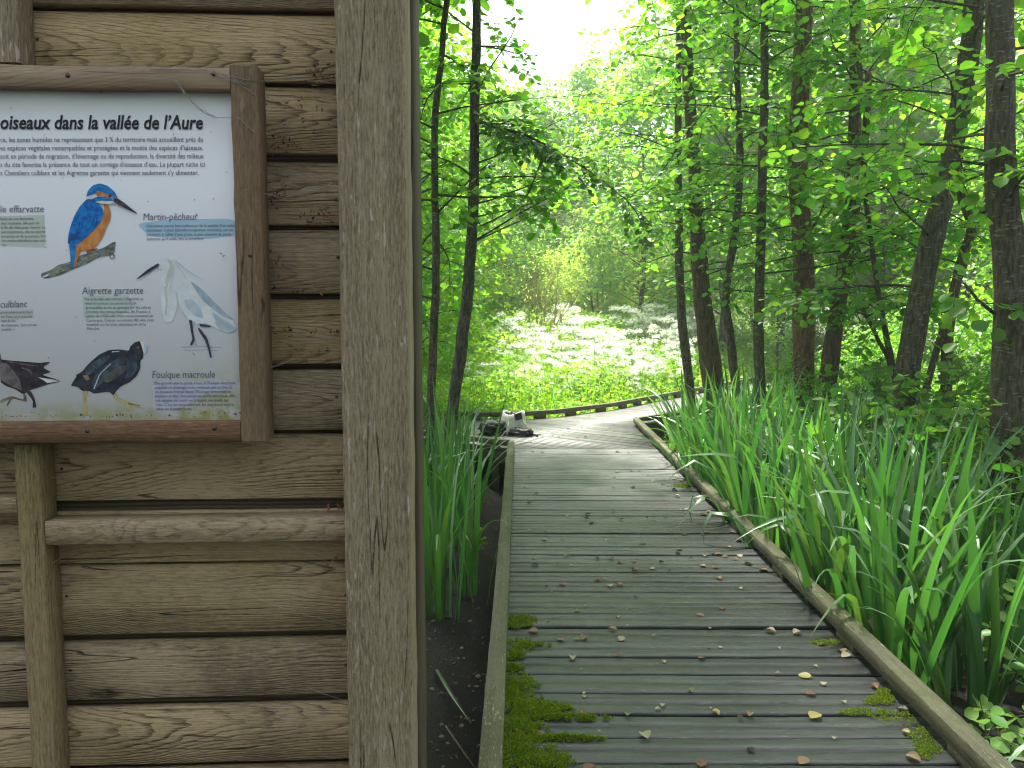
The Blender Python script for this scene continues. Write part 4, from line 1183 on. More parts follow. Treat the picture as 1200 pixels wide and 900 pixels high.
TREES = [
    # label, stems, depth, top, bark, seed, extras
    ('slim dark young tree hard against the hide corner, left of the grey stemmed tree', [([(512, 115), (509, 190), (511, 300), (508, 400), (504, 490)], 10)], 8.6, 8.5, 'bark_dark', 1, dict(limbs=26, size=.092, azim=(1.4, 3.4), lo=1.4, snags=[([(511, 228), (545, 231), (580, 231), (618, 229)], .016), ([(512, 250), (540, 222), (556, 205), (575, 190)], .013), ([(618, 229), (628, 205), (635, 185), (637, 170)], .009), ([(618, 229), (624, 238), (627, 246)], .006)])),
    ('slender grey tree standing alone on the left side of the boardwalk', [([(557, -40), (559, 40), (556, 130), (555, 240), (548, 340), (539, 420), (528, 500)], 14.5)], 9.3, 9.5, 'bark_grey', 2, dict(limbs=56, leaf='leaf', size=.092, lo=1.9, length=(1.0, 2.0), twigs=11, azim=(-1.2, .9))),
    ('thin straight tree, first trunk right of the glade beside the twin trunk', [([(796, -40), (795, 100), (795, 250), (799, 370), (810, 470)], 11)], 12.0, 9.5, 'bark_grey', 3, dict(limbs=28, size=.092, lo=2.0)),
    ('twin stemmed dark tree forking low beside the bend of the boardwalk', [([(803, -40), (806, 80), (814, 210), (819, 320), (826, 400), (836, 480)], 18), ([(819, 250), (828, 350), (838, 420), (848, 482)], 12)], 11.3, 11, 'bark_rough', 4, dict(limbs=36, size=.095, lo=1.9, snags=[([(811, 130), (790, 180), (770, 210), (740, 228)], .016), ([(808, 20), (830, 40), (852, 55)], .016)])),
    ('thin wavy stemmed tree between the twin trunk and a straight dark trunk', [([(862, -40), (863, 60), (867, 190), (862, 265), (851, 345), (856, 400), (864, 478)], 10)], 10.6, 9, 'bark_grey', 5, dict(limbs=26, size=.092, lo=2.2, snags=[([(866, 190), (848, 160), (826, 135), (812, 122)], .009), ([(852, 350), (868, 325), (884, 305)], .008)])),
    ('straight dark pole of a tree left of the reddish peeling trunk', [([(896, -40), (896, 60), (894, 180), (891, 290), (889, 380), (891, 475)], 12)], 9.6, 10, 'bark_dark', 6, dict(limbs=28, size=.095, lo=2.0, snags=[([(892, 240), (862, 258), (830, 272), (806, 285)], .009), ([(895, 35), (930, 38), (982, 40)], .014)])),
    ('reddish brown tree with flaking peeling bark', [([(944, -40), (941, 40), (937, 120), (935, 200), (941, 290), (942, 400), (940, 470)], 25)], 10.2, 12, 'bark_red', 7, dict(limbs=30, size=.10, lo=2.4, flakes=420)),
    ('rough barked tree with a slimmer stem rising beside it, leaning left at its foot', [([(1003, 80), (1001, 180), (994, 280), (977, 390), (966, 470)], 18), ([(1018, 85), (1013, 180), (1003, 250), (988, 340)], 10)], 9.8, 10.5, 'bark_rough', 8, dict(limbs=34, size=.10, lo=2.1, flakes=120)),
    ('thin forking sapling between the rough trunk and the leaning trunk', [([(1014, 230), (1022, 290), (1034, 370), (1050, 450)], 7), ([(1010, 360), (1030, 400), (1047, 440)], 5)], 8.6, None, 'bark_dark', 9, dict(limbs=10, size=.10, lo=1.6, length=(.6, 1.2))),
    ('dark trunk leaning to the right, thickest in the middle of the right grove', [([(1136, 60), (1112, 200), (1088, 300), (1072, 390), (1060, 470)], 28)], 7.6, 9.5, 'bark_dark', 10, dict(canopy=5, limbs=36, size=.10, lo=1.9)),
    ('crooked forking snag of a tree between the leaning trunk and the thick spotted trunk', [([(1122, 200), (1128, 235), (1138, 265), (1126, 310), (1112, 380), (1108, 470)], 13), ([(1160, 235), (1150, 255), (1139, 275)], 8)], 9.0, None, 'bark_rough', 11, dict(limbs=6, size=.095, lo=2.2, length=(.6, 1.2), flakes=60)),
    ('thick dark spotted trunk bowing outward at the right edge beside the shrubs', [([(1168, -40), (1172, 60), (1172, 180), (1179, 270), (1186, 340), (1182, 420), (1178, 520)], 36)], 5.6, 10, 'bark_dark', 12, dict(canopy=5, limbs=34, size=.10, lo=2.3, snags=[([(1166, 368), (1146, 352), (1130, 332), (1118, 326)], .014), ([(1168, 195), (1120, 188), (1090, 190), (1060, 182)], .012), ([(1176, 215), (1200, 220), (1225, 190)], .012)])),
]
for lab, stems, Y, top, mat, seed, ex in TREES:
    grove_tree('alder_tree' if mat != 'bark_red' else 'maple_tree', lab, 'tree', stems, Y, top, mat, seed, **ex)

# the dark bough that reaches across the path from the slim left tree
def bough():
    rnd = random.Random(77)
    p = [o for o in bpy.data.objects if o.name == 'alder_tree.001'][0]
    loc = p.location
    cr = Crown(); br = MB()
    P = [at(556, 140, 9.25), at(585, 150, 9.0), at(612, 156, 8.8), at(650, 175, 8.6), at(690, 200, 8.4), at(735, 235, 8.2), at(760, 268, 8.1)]
    br.tube(P, [.019, .016, .014, .011, .008, .006, .004], n=6)
    for k in range(80):
        t = (k + rnd.random()) / 80 * (len(P) - 1.02); i = int(t)
        q = P[i].lerp(P[i + 1], t - i)
        s = 1 if k % 2 else -1
        d = Vector((.5 + rnd.uniform(-.5, .3), s * rnd.uniform(.3, 1.0), rnd.uniform(-.75, .42)))
        tp, tr = limb(q, d, rnd.uniform(.28, .62), .005, rnd, .5, n=4, wob=.2)
        br.tube(tp, tr, n=3, cap=False); cr.spray(tp, rnd, .074, .034)
    br.v = [tuple(Vector(q) - loc) for q in br.v]
    br.build('bough', MAT['bark_dark'], p, smooth=True)
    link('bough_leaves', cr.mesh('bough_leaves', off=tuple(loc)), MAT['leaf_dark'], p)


bough()


# ------------------------------------------------------------------ woods behind: prototypes copied as whole trees
def proto_tree(name, seed, H, R, lo, leaf, n, size, T=DIAM, F=DIAM_F, mat='bark_grey', lobes=16, trunk_r=0.09, multi=1):
    rnd = random.Random(seed); g = np.random.default_rng(seed)
    root = empty(name, (0, 0, 0))
    mb = MB(); cen = []
    for s in range(multi):
        lx, ly = (rnd.uniform(-.35, .35) * R * (multi > 1) * .8, rnd.uniform(-.35, .35) * R * (multi > 1) * .8)
        pts = [Vector((0, 0, -.2)) + Vector((lx * .1, ly * .1, 0))]
        for i in range(6): pts.append(Vector((lx * (i + 1) / 6 + rnd.gauss(0, .06), ly * (i + 1) / 6 + rnd.gauss(0, .06), H * .93 * (i + 1) / 6)))
        mb.tube(pts, [trunk_r * (1 - .88 * i / 6) for i in range(7)], n=7, jit=.1)
        for k in range(lobes // multi):
            t = (k + rnd.random()) / (lobes // multi)
            z = lo + (H - lo) * t
            i = min(5, int(z / (H * .93) * 6)); q = pts[i].lerp(pts[i + 1], .5); q.z = z * .92
            a = rnd.uniform(0, 6.28); prof = math.sin(math.pi * min(1, .18 + .8 * t)) ** .7
            L = R * prof * rnd.uniform(.45, 1.0)
            e = Vector((q.x + math.cos(a) * L, q.y + math.sin(a) * L, z + .25 * L))
            mb.tube([q, q.lerp(e, .5) + Vector((0, 0, .12 * L)), e], [trunk_r * .3, trunk_r * .18, trunk_r * .05], n=4, cap=False)
            cen.append((e, R * rnd.uniform(.22, .42), q))
    C = np.array([tuple(c[0]) for c in cen]); Rr = np.array([c[1] for c in cen]); Qs = np.array([tuple(c[2]) for c in cen])
    w = Rr ** 2; idx = g.choice(len(cen), n, p=w / w.sum())
    d = g.normal(size=(n, 3)); d /= np.linalg.norm(d, axis=1, keepdims=True)
    rr = g.uniform(.15, 1, n) ** .45
    t = g.uniform(.0, .35, n)[:, None] * (g.random(n)[:, None] < .35)
    P = C[idx] * (1 - t) + Qs[idx] * t + d * (Rr[idx] * rr)[:, None] * np.array([1, 1, .72])
    P += g.normal(size=(n, 3)) * .07
    P[:, 2] = np.maximum(P[:, 2], .12)
    Nn = np.stack((d[:, 0] * .8 + g.normal(0, .45, n), d[:, 1] * .8 + g.normal(0, .45, n), d[:, 2] * .6 + .8 + g.normal(0, .3, n)), 1)
    D = np.stack((d[:, 0] + g.normal(0, .6, n), d[:, 1] + g.normal(0, .6, n), g.normal(-.35, .4, n)), 1)
    mb.build('trunk', MAT[mat], root, smooth=True)
    link('crown', leaves_mesh('crown', P, D, Nn, size * g.uniform(.6, 1.3, n), T, F), MAT[leaf], root)
    return root


def copy_tree(o):
    c = o.copy(); COL.objects.link(c)
    for ch in o.children:
        d = ch.copy(); COL.objects.link(d); d.parent = c
    return c


protos = {
    'tall': proto_tree('wood_tree', 21, 9.0, 2.3, 1.2, 'leaf_far', 9000, .15, LEAF6, LEAF6_F, lobes=34),
    'broad': proto_tree('wood_tree', 22, 7.0, 2.6, .8, 'leaf_far', 9000, .15, LEAF6, LEAF6_F, lobes=34),
    'willow': proto_tree('willow_bush', 23, 5.0, 2.3, .2, 'leaf_willow', 11500, .17, LANCE, LANCE_F, lobes=36, multi=4, trunk_r=.05),
    'hazel': proto_tree('hazel_bush', 24, 3.4, 1.7, .15, 'leaf_light', 6000, .10, LEAF6, LEAF6_F, lobes=30, multi=4, trunk_r=.025),
    'young': proto_tree('young_tree', 25, 6.2, 1.5, .9, 'leaf_light', 5200, .095, LEAF6, LEAF6_F, lobes=36, trunk_r=.05),
}
protos['canopy'] = proto_tree('added_shade_tree', 26, 9.2, 3.0, 5.2, 'leaf', 9000, .15, LEAF6, LEAF6_F, lobes=34, trunk_r=.11)
used = set()


def plant(kind, x, y, s, label, cat, group, rz=None):
    r = random.Random(int(x * 131 + y * 977))
    o = protos[kind] if kind not in used else copy_tree(protos[kind])
    used.add(kind)
    o.location = (x, y, ground_z(x, y) - .03); o.rotation_euler = (0, 0, r.uniform(0, 6.28) if rz is None else rz)
    o.scale = (s * r.uniform(.92, 1.1), s * r.uniform(.92, 1.1), s)
    tag(o, label, cat, group)
    return o


WOODL = 'tall leafy green tree in the bright wood behind the flowering meadow'
WILL = 'pale grey green willow bush at the far edge of the meadow'
HAZ = 'bright green bush in the light behind the right grove trunks'
YNG = 'young light green tree crowding behind the right grove trunks'
LFT = 'light green young tree behind the slim trunks beside the hide corner'
# far edge: willow thickets
for (x, y, s) in [(-7.5, 27, 1.0), (-4.6, 29, 1.05), (-1.8, 30, 1.0), (.9, 32.5, .85), (3.4, 31, .95), (6.2, 30, 1.1), (8.8, 28, 1.0), (11.5, 27, 1.1), (14.5, 26, 1.1), (17.5, 24, 1.1), (2.3, 35, 1.1), (5.2, 34.5, 1.25), (-.4, 35.5, 1.2), (-3.2, 34, 1.35), (-10.5, 25, 1.1)]:
    plant('willow', x, y, s, WILL, 'bush', 'willow bushes at the edge of the meadow')
for (kind, x, y, s) in [('tall', -9.5, 33, 1.25), ('tall', -6.3, 36, 1.3), ('tall', 1.7, 41, 1.28), ('tall', 3.7, 38, 1.45), ('tall', .1, 37, 1.3), ('broad', -3.4, 38, 1.55), ('broad', -.4, 42, 1.5), ('broad', 2.2, 46, 1.62), ('broad', 4.4, 42, 1.55), ('tall', 7.3, 39, 1.1), ('tall', 10, 36, 1.25), ('broad', 12.5, 34, 1.5), ('tall', 15.6, 32, 1.35), ('tall', 19, 31, 1.4), ('broad', 21, 27, 1.5), ('tall', 13.2, 39, 1.45), ('tall', 18.5, 37, 1.5), ('tall', -12.5, 30, 1.4), ('tall', -11, 38, 1.5), ('broad', -15, 27, 1.5), ('tall', 24, 33, 1.6), ('broad', -6.5, 43, 1.5), ('broad', 8.5, 45, 1.45)]:
    plant(kind, x, y, s, WOODL, 'tree', 'trees of the wood behind the meadow')
# left: light trees behind the slim trunks
for (kind, x, y, s) in [('young', -2.3, 18.6, 1.3), ('tall', -4.2, 24.0, 1.35), ('tall', -1.6, 31.0, 1.15), ('young', -1.75, 12.9, 1.2), ('young', -2.6, 15.5, 1.35), ('tall', -3.6, 17.8, 1.0), ('young', -4.4, 13.4, 1.2), ('tall', -6.2, 17.5, 1.05), ('young', -3.7, 21.5, 1.3)]:
    plant(kind, x, y, s, LFT, 'tree', 'light trees left of the path')
# right grove backdrop
for (kind, x, y, s) in [('young', 9.3, 13.6, 1.3), ('tall', 6.6, 24.5, 1.4), ('tall', 9.0, 26.0, 1.5), ('tall', 11.6, 24.5, 1.45), ('tall', 14.0, 22.5, 1.4), ('tall', 15.8, 19.6, 1.3), ('tall', 17.5, 24.2, 1.5), ('tall', 4.9, 29.5, 1.2), ('tall', 12.5, 28.5, 1.6), ('young', 8.9, 10.2, 1.3), ('young', 8.2, 7.8, 1.2), ('tall', 12.6, 14.4, 1.05), ('young', 10.6, 17.6, 1.1), ('young', 6.9, 20.0, .9), ('young', 11.2, 11.4, 1.2)]:
    plant(kind, x, y, s, YNG, 'tree', 'light trees behind the right grove')
for (x, y, s) in [(3.9, 10.4, .42), (5.1, 10.9, .5), (4.6, 9.3, .40), (6.3, 9.4, .55), (7.3, 11.0, .65), (5.4, 7.7, .5), (6.8, 6.9, .7), (6.8, 14.2, .5), (10.8, 14.4, .8), (8.4, 16.2, .6), (9.4, 19.0, .8), (12.2, 17.6, .9)]:
    plant('hazel', x, y, s, HAZ, 'bush', 'low bushes behind the right grove')
for (x, y, s) in [(-1.35, 11.0, .32), (-1.9, 9.6, .38), (-2.3, 11.4, .55), (-3.0, 9.0, .6)]:
    plant('hazel', x, y, s, 'low bright bush at the foot of the slim trunks beside the hide', 'bush', 'low bushes left of the path')

# trees added behind the hide, mostly out of view, to shade the boardwalk
for (x, y, s) in [(-1.75, 6.4, 1.0), (-1.95, 9.2, 1.1), (-2.6, 4.2, 1.0)]:
    plant('canopy', x, y, s, 'tall tree added behind the hide, its high crown shading the boardwalk', 'tree', 'added shade trees behind the hide')

protos['shade'] = proto_tree('wood_tree', 27, 9.0, 2.5, .6, 'leaf_dark', 7000, .2, LEAF6, LEAF6_F, lobes=34)  # unseen dark trees added behind the camera to cut low light on the wall
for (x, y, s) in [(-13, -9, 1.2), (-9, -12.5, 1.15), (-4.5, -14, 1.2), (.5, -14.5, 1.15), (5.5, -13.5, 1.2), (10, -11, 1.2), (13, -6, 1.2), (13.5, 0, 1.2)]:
    plant('shade', x, y, s, 'unseen dark leafed tree added behind the viewpoint to dim light on the hide', 'tree', 'added trees behind the viewpoint')

# bare straw coloured willow stems fanning up in the meadow
rnd = random.Random(31)
b0 = at(630, 388, 23.0)
bw0 = Vector((b0.x, b0.y, ground_z(b0.x, b0.y)))
root = empty('willow_shrub', bw0, 0, 'bare straw coloured willow stems fanning up from the flowering meadow', 'shrub')
mb = MB()
for k in range(26):
    tx = rnd.uniform(-.45, 1.5) if k > 6 else rnd.uniform(-.2, .25)
    Hh = rnd.uniform(2.6, 4.6) * (1 - .22 * abs(tx))
    pts = [Vector((rnd.gauss(0, .14), rnd.gauss(0, .14), -.1))]
    for i in range(1, 8):
        t = i / 7
        pts.append(Vector((pts[0].x + tx * t ** 1.6 * 1.3 + rnd.gauss(0, .03), pts[0].y + rnd.uniform(-.25, .25) * t, Hh * t)))
    mb.tube(pts, [.022 * (1 - .85 * i / 7) for i in range(8)], n=5, cap=False)
    for _ in range(5):
        i = rnd.randint(2, 6); tp, tr = limb(pts[i], (rnd.uniform(-.6, .8), rnd.uniform(-.5, .5), 1), rnd.uniform(.4, 1.2), .008, rnd, 0, 3)
        mb.tube(tp, tr, n=3, cap=False)
mb.build('stems', MAT['straw_stem'], root, smooth=True)
g = np.random.default_rng(4)
n = 900
P = np.stack((g.normal(.3, .7, n), g.normal(0, .4, n), g.uniform(.6, 3.6, n)), 1)
link('leaves', leaves_mesh('leaves', P, g.normal(size=(n, 3)), g.normal(size=(n, 3)) + [0, 0, 1], .12 * g.uniform(.6, 1.2, n), LANCE, LANCE_F), MAT['leaf_willow'], root)


# ------------------------------------------------------------------ meadow beyond the far rail
def far_y(x):
    for i in range(len(FAR) - 1):
        if FAR[i][0] <= x <= FAR[i + 1][0]:
            t = (x - FAR[i][0]) / (FAR[i + 1][0] - FAR[i][0]); return FAR[i][1] + t * (FAR[i + 1][1] - FAR[i][1])
    return 12.5 if x < 0 else 23.5


g = np.random.default_rng(8)
P = []; S = []
while len(P) < 85000:
    y = 12.2 + 19 * g.random() ** 1.35; x = g.uniform(-6, 13)
    fy = far_y(x)
    if y < fy + .12 or x > 12: continue
    hmax = (0.45 + 0.45 * smooth(0, 3, y - fy) + 0.6 * smooth(4, 12, y - fy)) * (1 + .45 * mnoise.noise(Vector((x * .8, y * .8, 1.7))))
    P.append((x, y, ground_z(x, y) + hmax * g.random() ** .6)); S.append((.085 if y < 17 else .115) * g.uniform(.6, 1.4))
while len(P) < 105000:
    y = g.uniform(12.5, 24); x = g.uniform(3.2, 16)
    if x < 3.3 + (y - 12.5) * .79 or x > 4.5 + (y - 9) * .95: continue
    P.append((x, y, ground_z(x, y) + .75 * g.random() ** .8)); S.append(.095 * g.uniform(.6, 1.4))
P = np.array(P); n = len(P)
me = leaves_mesh('meadow_herbs', P, np.stack((g.normal(0, 1, n), g.normal(0, 1, n), g.normal(.35, .5, n)), 1), np.stack((g.normal(0, .5, n), g.normal(0, .5, n), np.ones(n)), 1), S, DIAM, DIAM_F)
tag(link('meadow_herbs', me, MAT['herb']), 'bright green leafy herbs filling the sunny meadow', 'meadow plants', kind='stuff')
# thin grass among the herbs
B = []
while len(B) < 3200:
    y = 12.2 + 16 * g.random() ** 1.3; x = g.uniform(-5, 12); fy = far_y(x)
    if y < fy + .1: continue
    B.append((x, y, ground_z(x, y)))
n = len(B)
me = blades_mesh('meadow_grass', B, g.uniform(0, 6.28, n), g.uniform(.5, 1.35, n), g.uniform(.008, .016, n), g.uniform(0, .25, n), g.uniform(0, .9, n), segs=4)
tag(link('meadow_grass', me, MAT['herb']), 'thin green grass stems standing in the meadow', 'grass', kind='stuff')


# white umbels: five prototypes
def umbel_plant(seed):
    r = random.Random(seed)
    root = empty('hogweed_plant', (0, 0, 0))
    st = MB(); Pp = []; Nn = []; Ss = []
    H = 1.0
    tops = []
    st.tube([(0, 0, -.05), (r.gauss(0, .02), r.gauss(0, .02), H * .5), (r.gauss(0, .04), r.gauss(0, .04), H)], [.011, .009, .006], n=5)
    tops.append(Vector((0, 0, H)))
    for k in range(r.randint(3, 5)):
        a = k * 2.2 + r.random(); z = H * r.uniform(.45, .75); e = Vector((math.cos(a) * .22, math.sin(a) * .22, z + r.uniform(.15, .3)))
        st.tube([(0, 0, z), (e.x * .6, e.y * .6, z + (e.z - z) * .5), tuple(e)], [.006, .005, .004], n=4); tops.append(e)
    for t in tops:
        R = r.uniform(.06, .12)
        nu = 15
        for k in range(nu):
            a = k * 2.4; q = R * math.sqrt((k + .5) / nu)
            c = t + Vector((math.cos(a) * q, math.sin(a) * q, .05 - q * q * 2.5))
            st.tube([tuple(t), tuple(c)], [.0025, .0015], n=3, cap=False)
            for _ in range(10):
                Pp.append(tuple(c + Vector((r.gauss(0, .016), r.gauss(0, .016), r.gauss(0, .02))))); Nn.append((r.gauss(0, .8), r.gauss(0, .8), .8)); Ss.append(r.uniform(.013, .023))
    g_ = np.random.default_rng(seed)
    m_ = len(Pp)
    st.build('stem', MAT['herb'], root)
    link('flower_heads', leaves_mesh('flower_heads', Pp, np.stack((g_.normal(size=m_), g_.normal(size=m_), g_.normal(0, .2, m_)), 1), Nn, Ss, DIAM, DIAM_F), MAT['petal'], root)
    return root


ups = [umbel_plant(s) for s in (3, 5, 9, 14, 17)]
uu = set(); r = random.Random(12)
cnt = 0
spots = []
while len(spots) < 200:
    Y = 15.0 + 9.0 * r.random() ** .9
    pxx = r.gauss(715, 62) if r.random() < .8 else r.uniform(545, 800)
    x = (pxx - 600) / FPX * Y
    if Y < far_y(x) + 1.3 or pxx > 812 and r.random() < .7: continue
    if mnoise.noise(Vector((x * .7, Y * .5, 4.4))) < -.12: continue
    spots.append((x, Y))
for i, (x, y) in enumerate(spots):
    p = ups[i % 5]
    o = p if i < 5 else copy_tree(p)
    o.location = (x, y, ground_z(x, y)); o.rotation_euler = (0, 0, r.uniform(0, 6.28))
    s = (0.8 + .8 * smooth(15, 24, y)) * r.uniform(.7, 1.25)
    o.scale = (s * 1.1, s * 1.1, s)
    tag(o, 'tall white flowering hogweed plant in the sunny meadow', 'flower', 'white flowering plants in the meadow')


# ------------------------------------------------------------------ iris clumps
def iris_clump(label, group, loc, n, spread, L, w, seed, heading=None, kinkp=.12, lean=(.02, .3), droop=(.05, .6), old=.06):
    g = np.random.default_rng(seed)
    root = empty('iris_clump', loc, 0, label, 'plant', group)
    a = g.uniform(0, 6.28, n); rr = spread * np.sqrt(g.random(n))
    B = np.stack((np.cos(a) * rr, np.sin(a) * rr, np.zeros(n) - .04), 1)
    az = np.where(g.random(n) < .65, a, g.uniform(0, 6.28, n)) if heading is None else g.normal(heading, .9, n)
    LL = g.uniform(*L, n); ww = g.uniform(*w, n)
    ln = g.uniform(*lean, n) * (0.4 + rr / max(spread, .01))
    dr = g.uniform(*droop, n); far = g.random(n) < .32
    dr = np.where(far, g.uniform(.8, 2.1, n), dr)
    kk = np.where(g.random(n) < kinkp, g.uniform(.9, 1.9, n), 0.0)
    nold = int(n * old)
    link('blades', blades_mesh('blades', B[nold:], az[nold:], LL[nold:], ww[nold:], ln[nold:], dr[nold:], kk[nold:], segs=10), MAT['iris'], root, smooth=True)
    if nold:
        link('dry_blades', blades_mesh('dry_blades', B[:nold], az[:nold], LL[:nold] * .6, ww[:nold] * .7, ln[:nold] + .3, dr[:nold] + 1.0, segs=8), MAT['iris_old'], root, smooth=True)
    return root


r = random.Random(19)
IR = 'dense clump of tall green iris blades in the bed along the right rail'
bed = []
for row, (xo, n_, y0, y1) in enumerate(((.32, 12, 3.9, 8.7), (.66, 13, 3.95, 9.2), (1.04, 12, 4.05, 9.4), (1.46, 10, 4.1, 8.8), (1.88, 8, 4.1, 7.2))):
    for k in range(n_):
        y = y0 + (y1 - y0) * (k + r.uniform(-.3, .3)) / (n_ - 1)
        bed.append((right_x(y) + xo + r.uniform(-.1, .1), y, row))
for i, (x, y, row) in enumerate(bed):
    iris_clump(IR, 'iris clumps along the right rail', (x, y, ground_z(x, y)), r.randint(18, 25), .17, ((1.05, 1.6) if y > 4.2 else (.9, 1.35)) if row < 3 else (.8, 1.25), (.038, .066), 100 + i, kinkp=.10)
# single clumps that stand apart
x, y = 2.1, 3.75
iris_clump('iris clump with long arching blades at the near end of the right bed', None, (x, y, ground_z(x, y)), 9, .12, (.7, 1.15), (.03, .045), 301, heading=2.9, droop=(.5, 1.7), kinkp=.2)
x, y = 2.35, 2.95
iris_clump('iris clump bending over the dark wet hollow in the lower right corner', None, (x, y, ground_z(x, y)), 9, .1, (.6, 1.0), (.03, .045), 302, heading=2.6, droop=(.8, 1.9), kinkp=.2)
for i, (px_, Y, n_, L) in enumerate(((516, 6.0, 22, (1.0, 1.5)), (538, 6.6, 22, (1.0, 1.55)), (550, 5.5, 15, (.95, 1.4)), (520, 7.4, 24, (1.1, 1.6)), (512, 5.0, 20, (.9, 1.3)), (480, 6.6, 24, (.9, 1.3)), (518, 8.6, 18, (1.0, 1.5)))):
    x = (px_ - 600) / FPX * Y
    iris_clump('upright clump of green iris blades between the hide corner and the left rail', 'iris clumps left of the boardwalk', (x, Y, ground_z(x, Y)), n_, .13, L, (.026, .046), 320 + i, lean=(.0, .22), droop=(.02, .4), kinkp=.06)
c = onz(643, 482, -.2); x, y = (640 - 600) / FPX * 13.6, 13.6
iris_clump('small dark clump of iris blades in the meadow behind the far rail', None, (x, y, ground_z(x, y)), 12, .16, (.75, 1.1), (.018, .026), 340, lean=(0, .1), droop=(0, .2), kinkp=0, old=0)


# ------------------------------------------------------------------ shrubs and herbs near the right edge
def leafy_shrub(name, label, loc, H, R, stems, seed, size, leaf='leaf', twigs=8, cat='shrub', group=None, T=LEAF8, F=LEAF8_F, step=.05):
    rnd = random.Random(seed)
    root = empty(name, loc, 0, label, cat, group)
    cr = Crown(); mb = MB()
    for k in range(stems):
        a = rnd.uniform(0, 6.28); t = rnd.uniform(.1, .55)
        d = Vector((math.cos(a) * t, math.sin(a) * t, 1))
        leafy_limb(cr, mb, Vector((rnd.gauss(0, R * .2), rnd.gauss(0, R * .2), -.05)), d, H * rnd.uniform(.7, 1.15), .009, rnd, size, twigs=twigs, twl=R * .6, droop=.35, start=.2, step=step)
    mb.build('stems', MAT['bark_dark'], root, smooth=True)
    link('leaves', cr.mesh('leaves', T, F), MAT[leaf], root)
    return root


SHR = 'leafy dark green dogwood shrub behind the iris bed at the right edge'
for i, (x, y, H, R) in enumerate(((3.35, 5.9, 1.35, .8), (3.9, 6.9, 1.5, .9), (3.15, 7.2, 1.15, .7), (4.3, 5.7, 1.7, .9), (3.0, 8.4, 1.1, .7), (3.6, 4.7, 1.35, .8), (4.6, 7.9, 1.7, 1.0), (3.9, 9.0, 1.2, .8), (2.85, 9.6, .8, .5), (5.3, 6.7, 2.0, 1.0), (4.5, 4.6, 1.7, .9))):
    leafy_shrub('dogwood_shrub', SHR, (x, y, ground_z(x, y)), H, R, 20, 400 + i, .095, 'leaf' if i % 3 else 'fern', 9, 'shrub', 'dogwood shrubs at the right edge')
x, y = 2.28, 3.3
leafy_shrub('bramble_plant', 'small bright leafed bramble plant at the wet hollow below the irises', (x, y, ground_z(x, y)), .42, .4, 6, 431, .07, 'bramble', 4, 'plant', step=.075)
x, y = 2.75, 3.75
leafy_shrub('nettle_plant', 'leafy green nettles between the irises at the lower right edge', (x, y, ground_z(x, y)), .6, .4, 6, 432, .065, 'bramble', 5, 'plant', step=.06)
x, y = -.42, 6.75
leafy_shrub('ground_herb', 'small bright green herb on the dark soil beside the left rail', (x, y, ground_z(x, y)), .16, .2, 9, 433, .04, 'herb', 4, 'plant', step=.03)
x, y = 2.45, 9.9
leafy_shrub('marsh_herb', 'bright green marsh herb in the hollow inside the bend', (x, y, ground_z(x, y)), .55, .6, 16, 434, .06, 'herb', 7, 'plant', step=.045)
x, y = 2.15, 8.7
leafy_shrub('marsh_herb', 'bright green marsh herb beside the right rail near the bend', (x, y, ground_z(x, y)), .45, .5, 14, 435, .06, 'herb', 7, 'plant', step=.045)
# undergrowth carpet right of the bed and on the left
g = np.random.default_rng(77)
P = []
while len(P) < 15000:
    x = g.uniform(2.2, 12); y = g.uniform(3.6, 15.5)
    if x < right_x(y) + (1.7 if y < 8 else .9) or (y > 11 and x < 2.9 + (y - 11) * .85): continue
    P.append((x, y, ground_z(x, y) + .55 * g.random() ** 1.4))
while len(P) < 19000:
    x = g.uniform(-6, -.45); y = g.uniform(5.2, 12.2)
    if y > 11.5 and x > -4: continue
    if x > -.9 and y < 8.6: continue
    if y > 9.2 and x > -3.8 and abs((y - 9.4) + (x + .1) * .72) < 2.6 and y > 9.4 - (x + .1) * .72 - .1: continue
    P.append((x, y, ground_z(x, y) + .4 * g.random() ** 1.4))
P = np.array(P); n = len(P)
me = leaves_mesh('undergrowth', P, np.stack((g.normal(0, 1, n), g.normal(0, 1, n), g.normal(.2, .4, n)), 1), np.stack((g.normal(0, .4, n), g.normal(0, .4, n), np.ones(n)), 1), .075 * g.uniform(.6, 1.4, n), LEAF6, LEAF6_F)
tag(link('undergrowth', me, MAT['fern']), 'low green undergrowth carpeting the wood floor', 'undergrowth', kind='stuff')

# ------------------------------------------------------------------ soil litter
MAT['litter'] = leafmat('soil_litter', (0.16, 0.12, 0.08), (0.1, 0.07, 0.04), hue=.06, valr=1.2, gloss=.05)
P = []
while len(P) < 3500:
    x = g.uniform(-1.3, -.12) if g.random() < .6 else g.uniform(1.75, 3.2); y = g.uniform(2.2, 9)
    P.append((x, y, ground_z(x, y) + .006))
P = np.array(P); n = len(P)
me = leaves_mesh('soil_litter', P, np.stack((g.normal(size=n), g.normal(size=n), g.normal(0, .2, n)), 1), np.stack((g.normal(0, .4, n), g.normal(0, .4, n), np.ones(n)), 1), g.uniform(.006, .035, n), LEAF6, LEAF6_F)
tag(link('soil_litter', me, MAT['litter']), 'bits of dead leaf and bark scattered over the dark soil', 'litter', kind='stuff')
MAT['stone'] = plain('pebble_stone', (0.34, 0.31, 0.27), scale=40)
MAT['dry_twig'] = plain('dry_twig', (0.20, 0.17, 0.13), scale=60)
for (px_, py_, s, lb) in ((560, 772, .018, 'small pale pebble on the dark soil beside the left rail'), (541, 748, .012, 'tiny brown pebble on the dark soil near the hide post')):
    c = onz(px_, py_, -.36); c.z = ground_z(c.x, c.y)
    mb = MB(); mb.blob((0, 0, s * .3), (s, s * .8, s * .6), seed=4, amp=.25)
    o = mb.build('pebble', MAT['stone'], smooth=True); o.location = c; tag(o, lb, 'pebble')
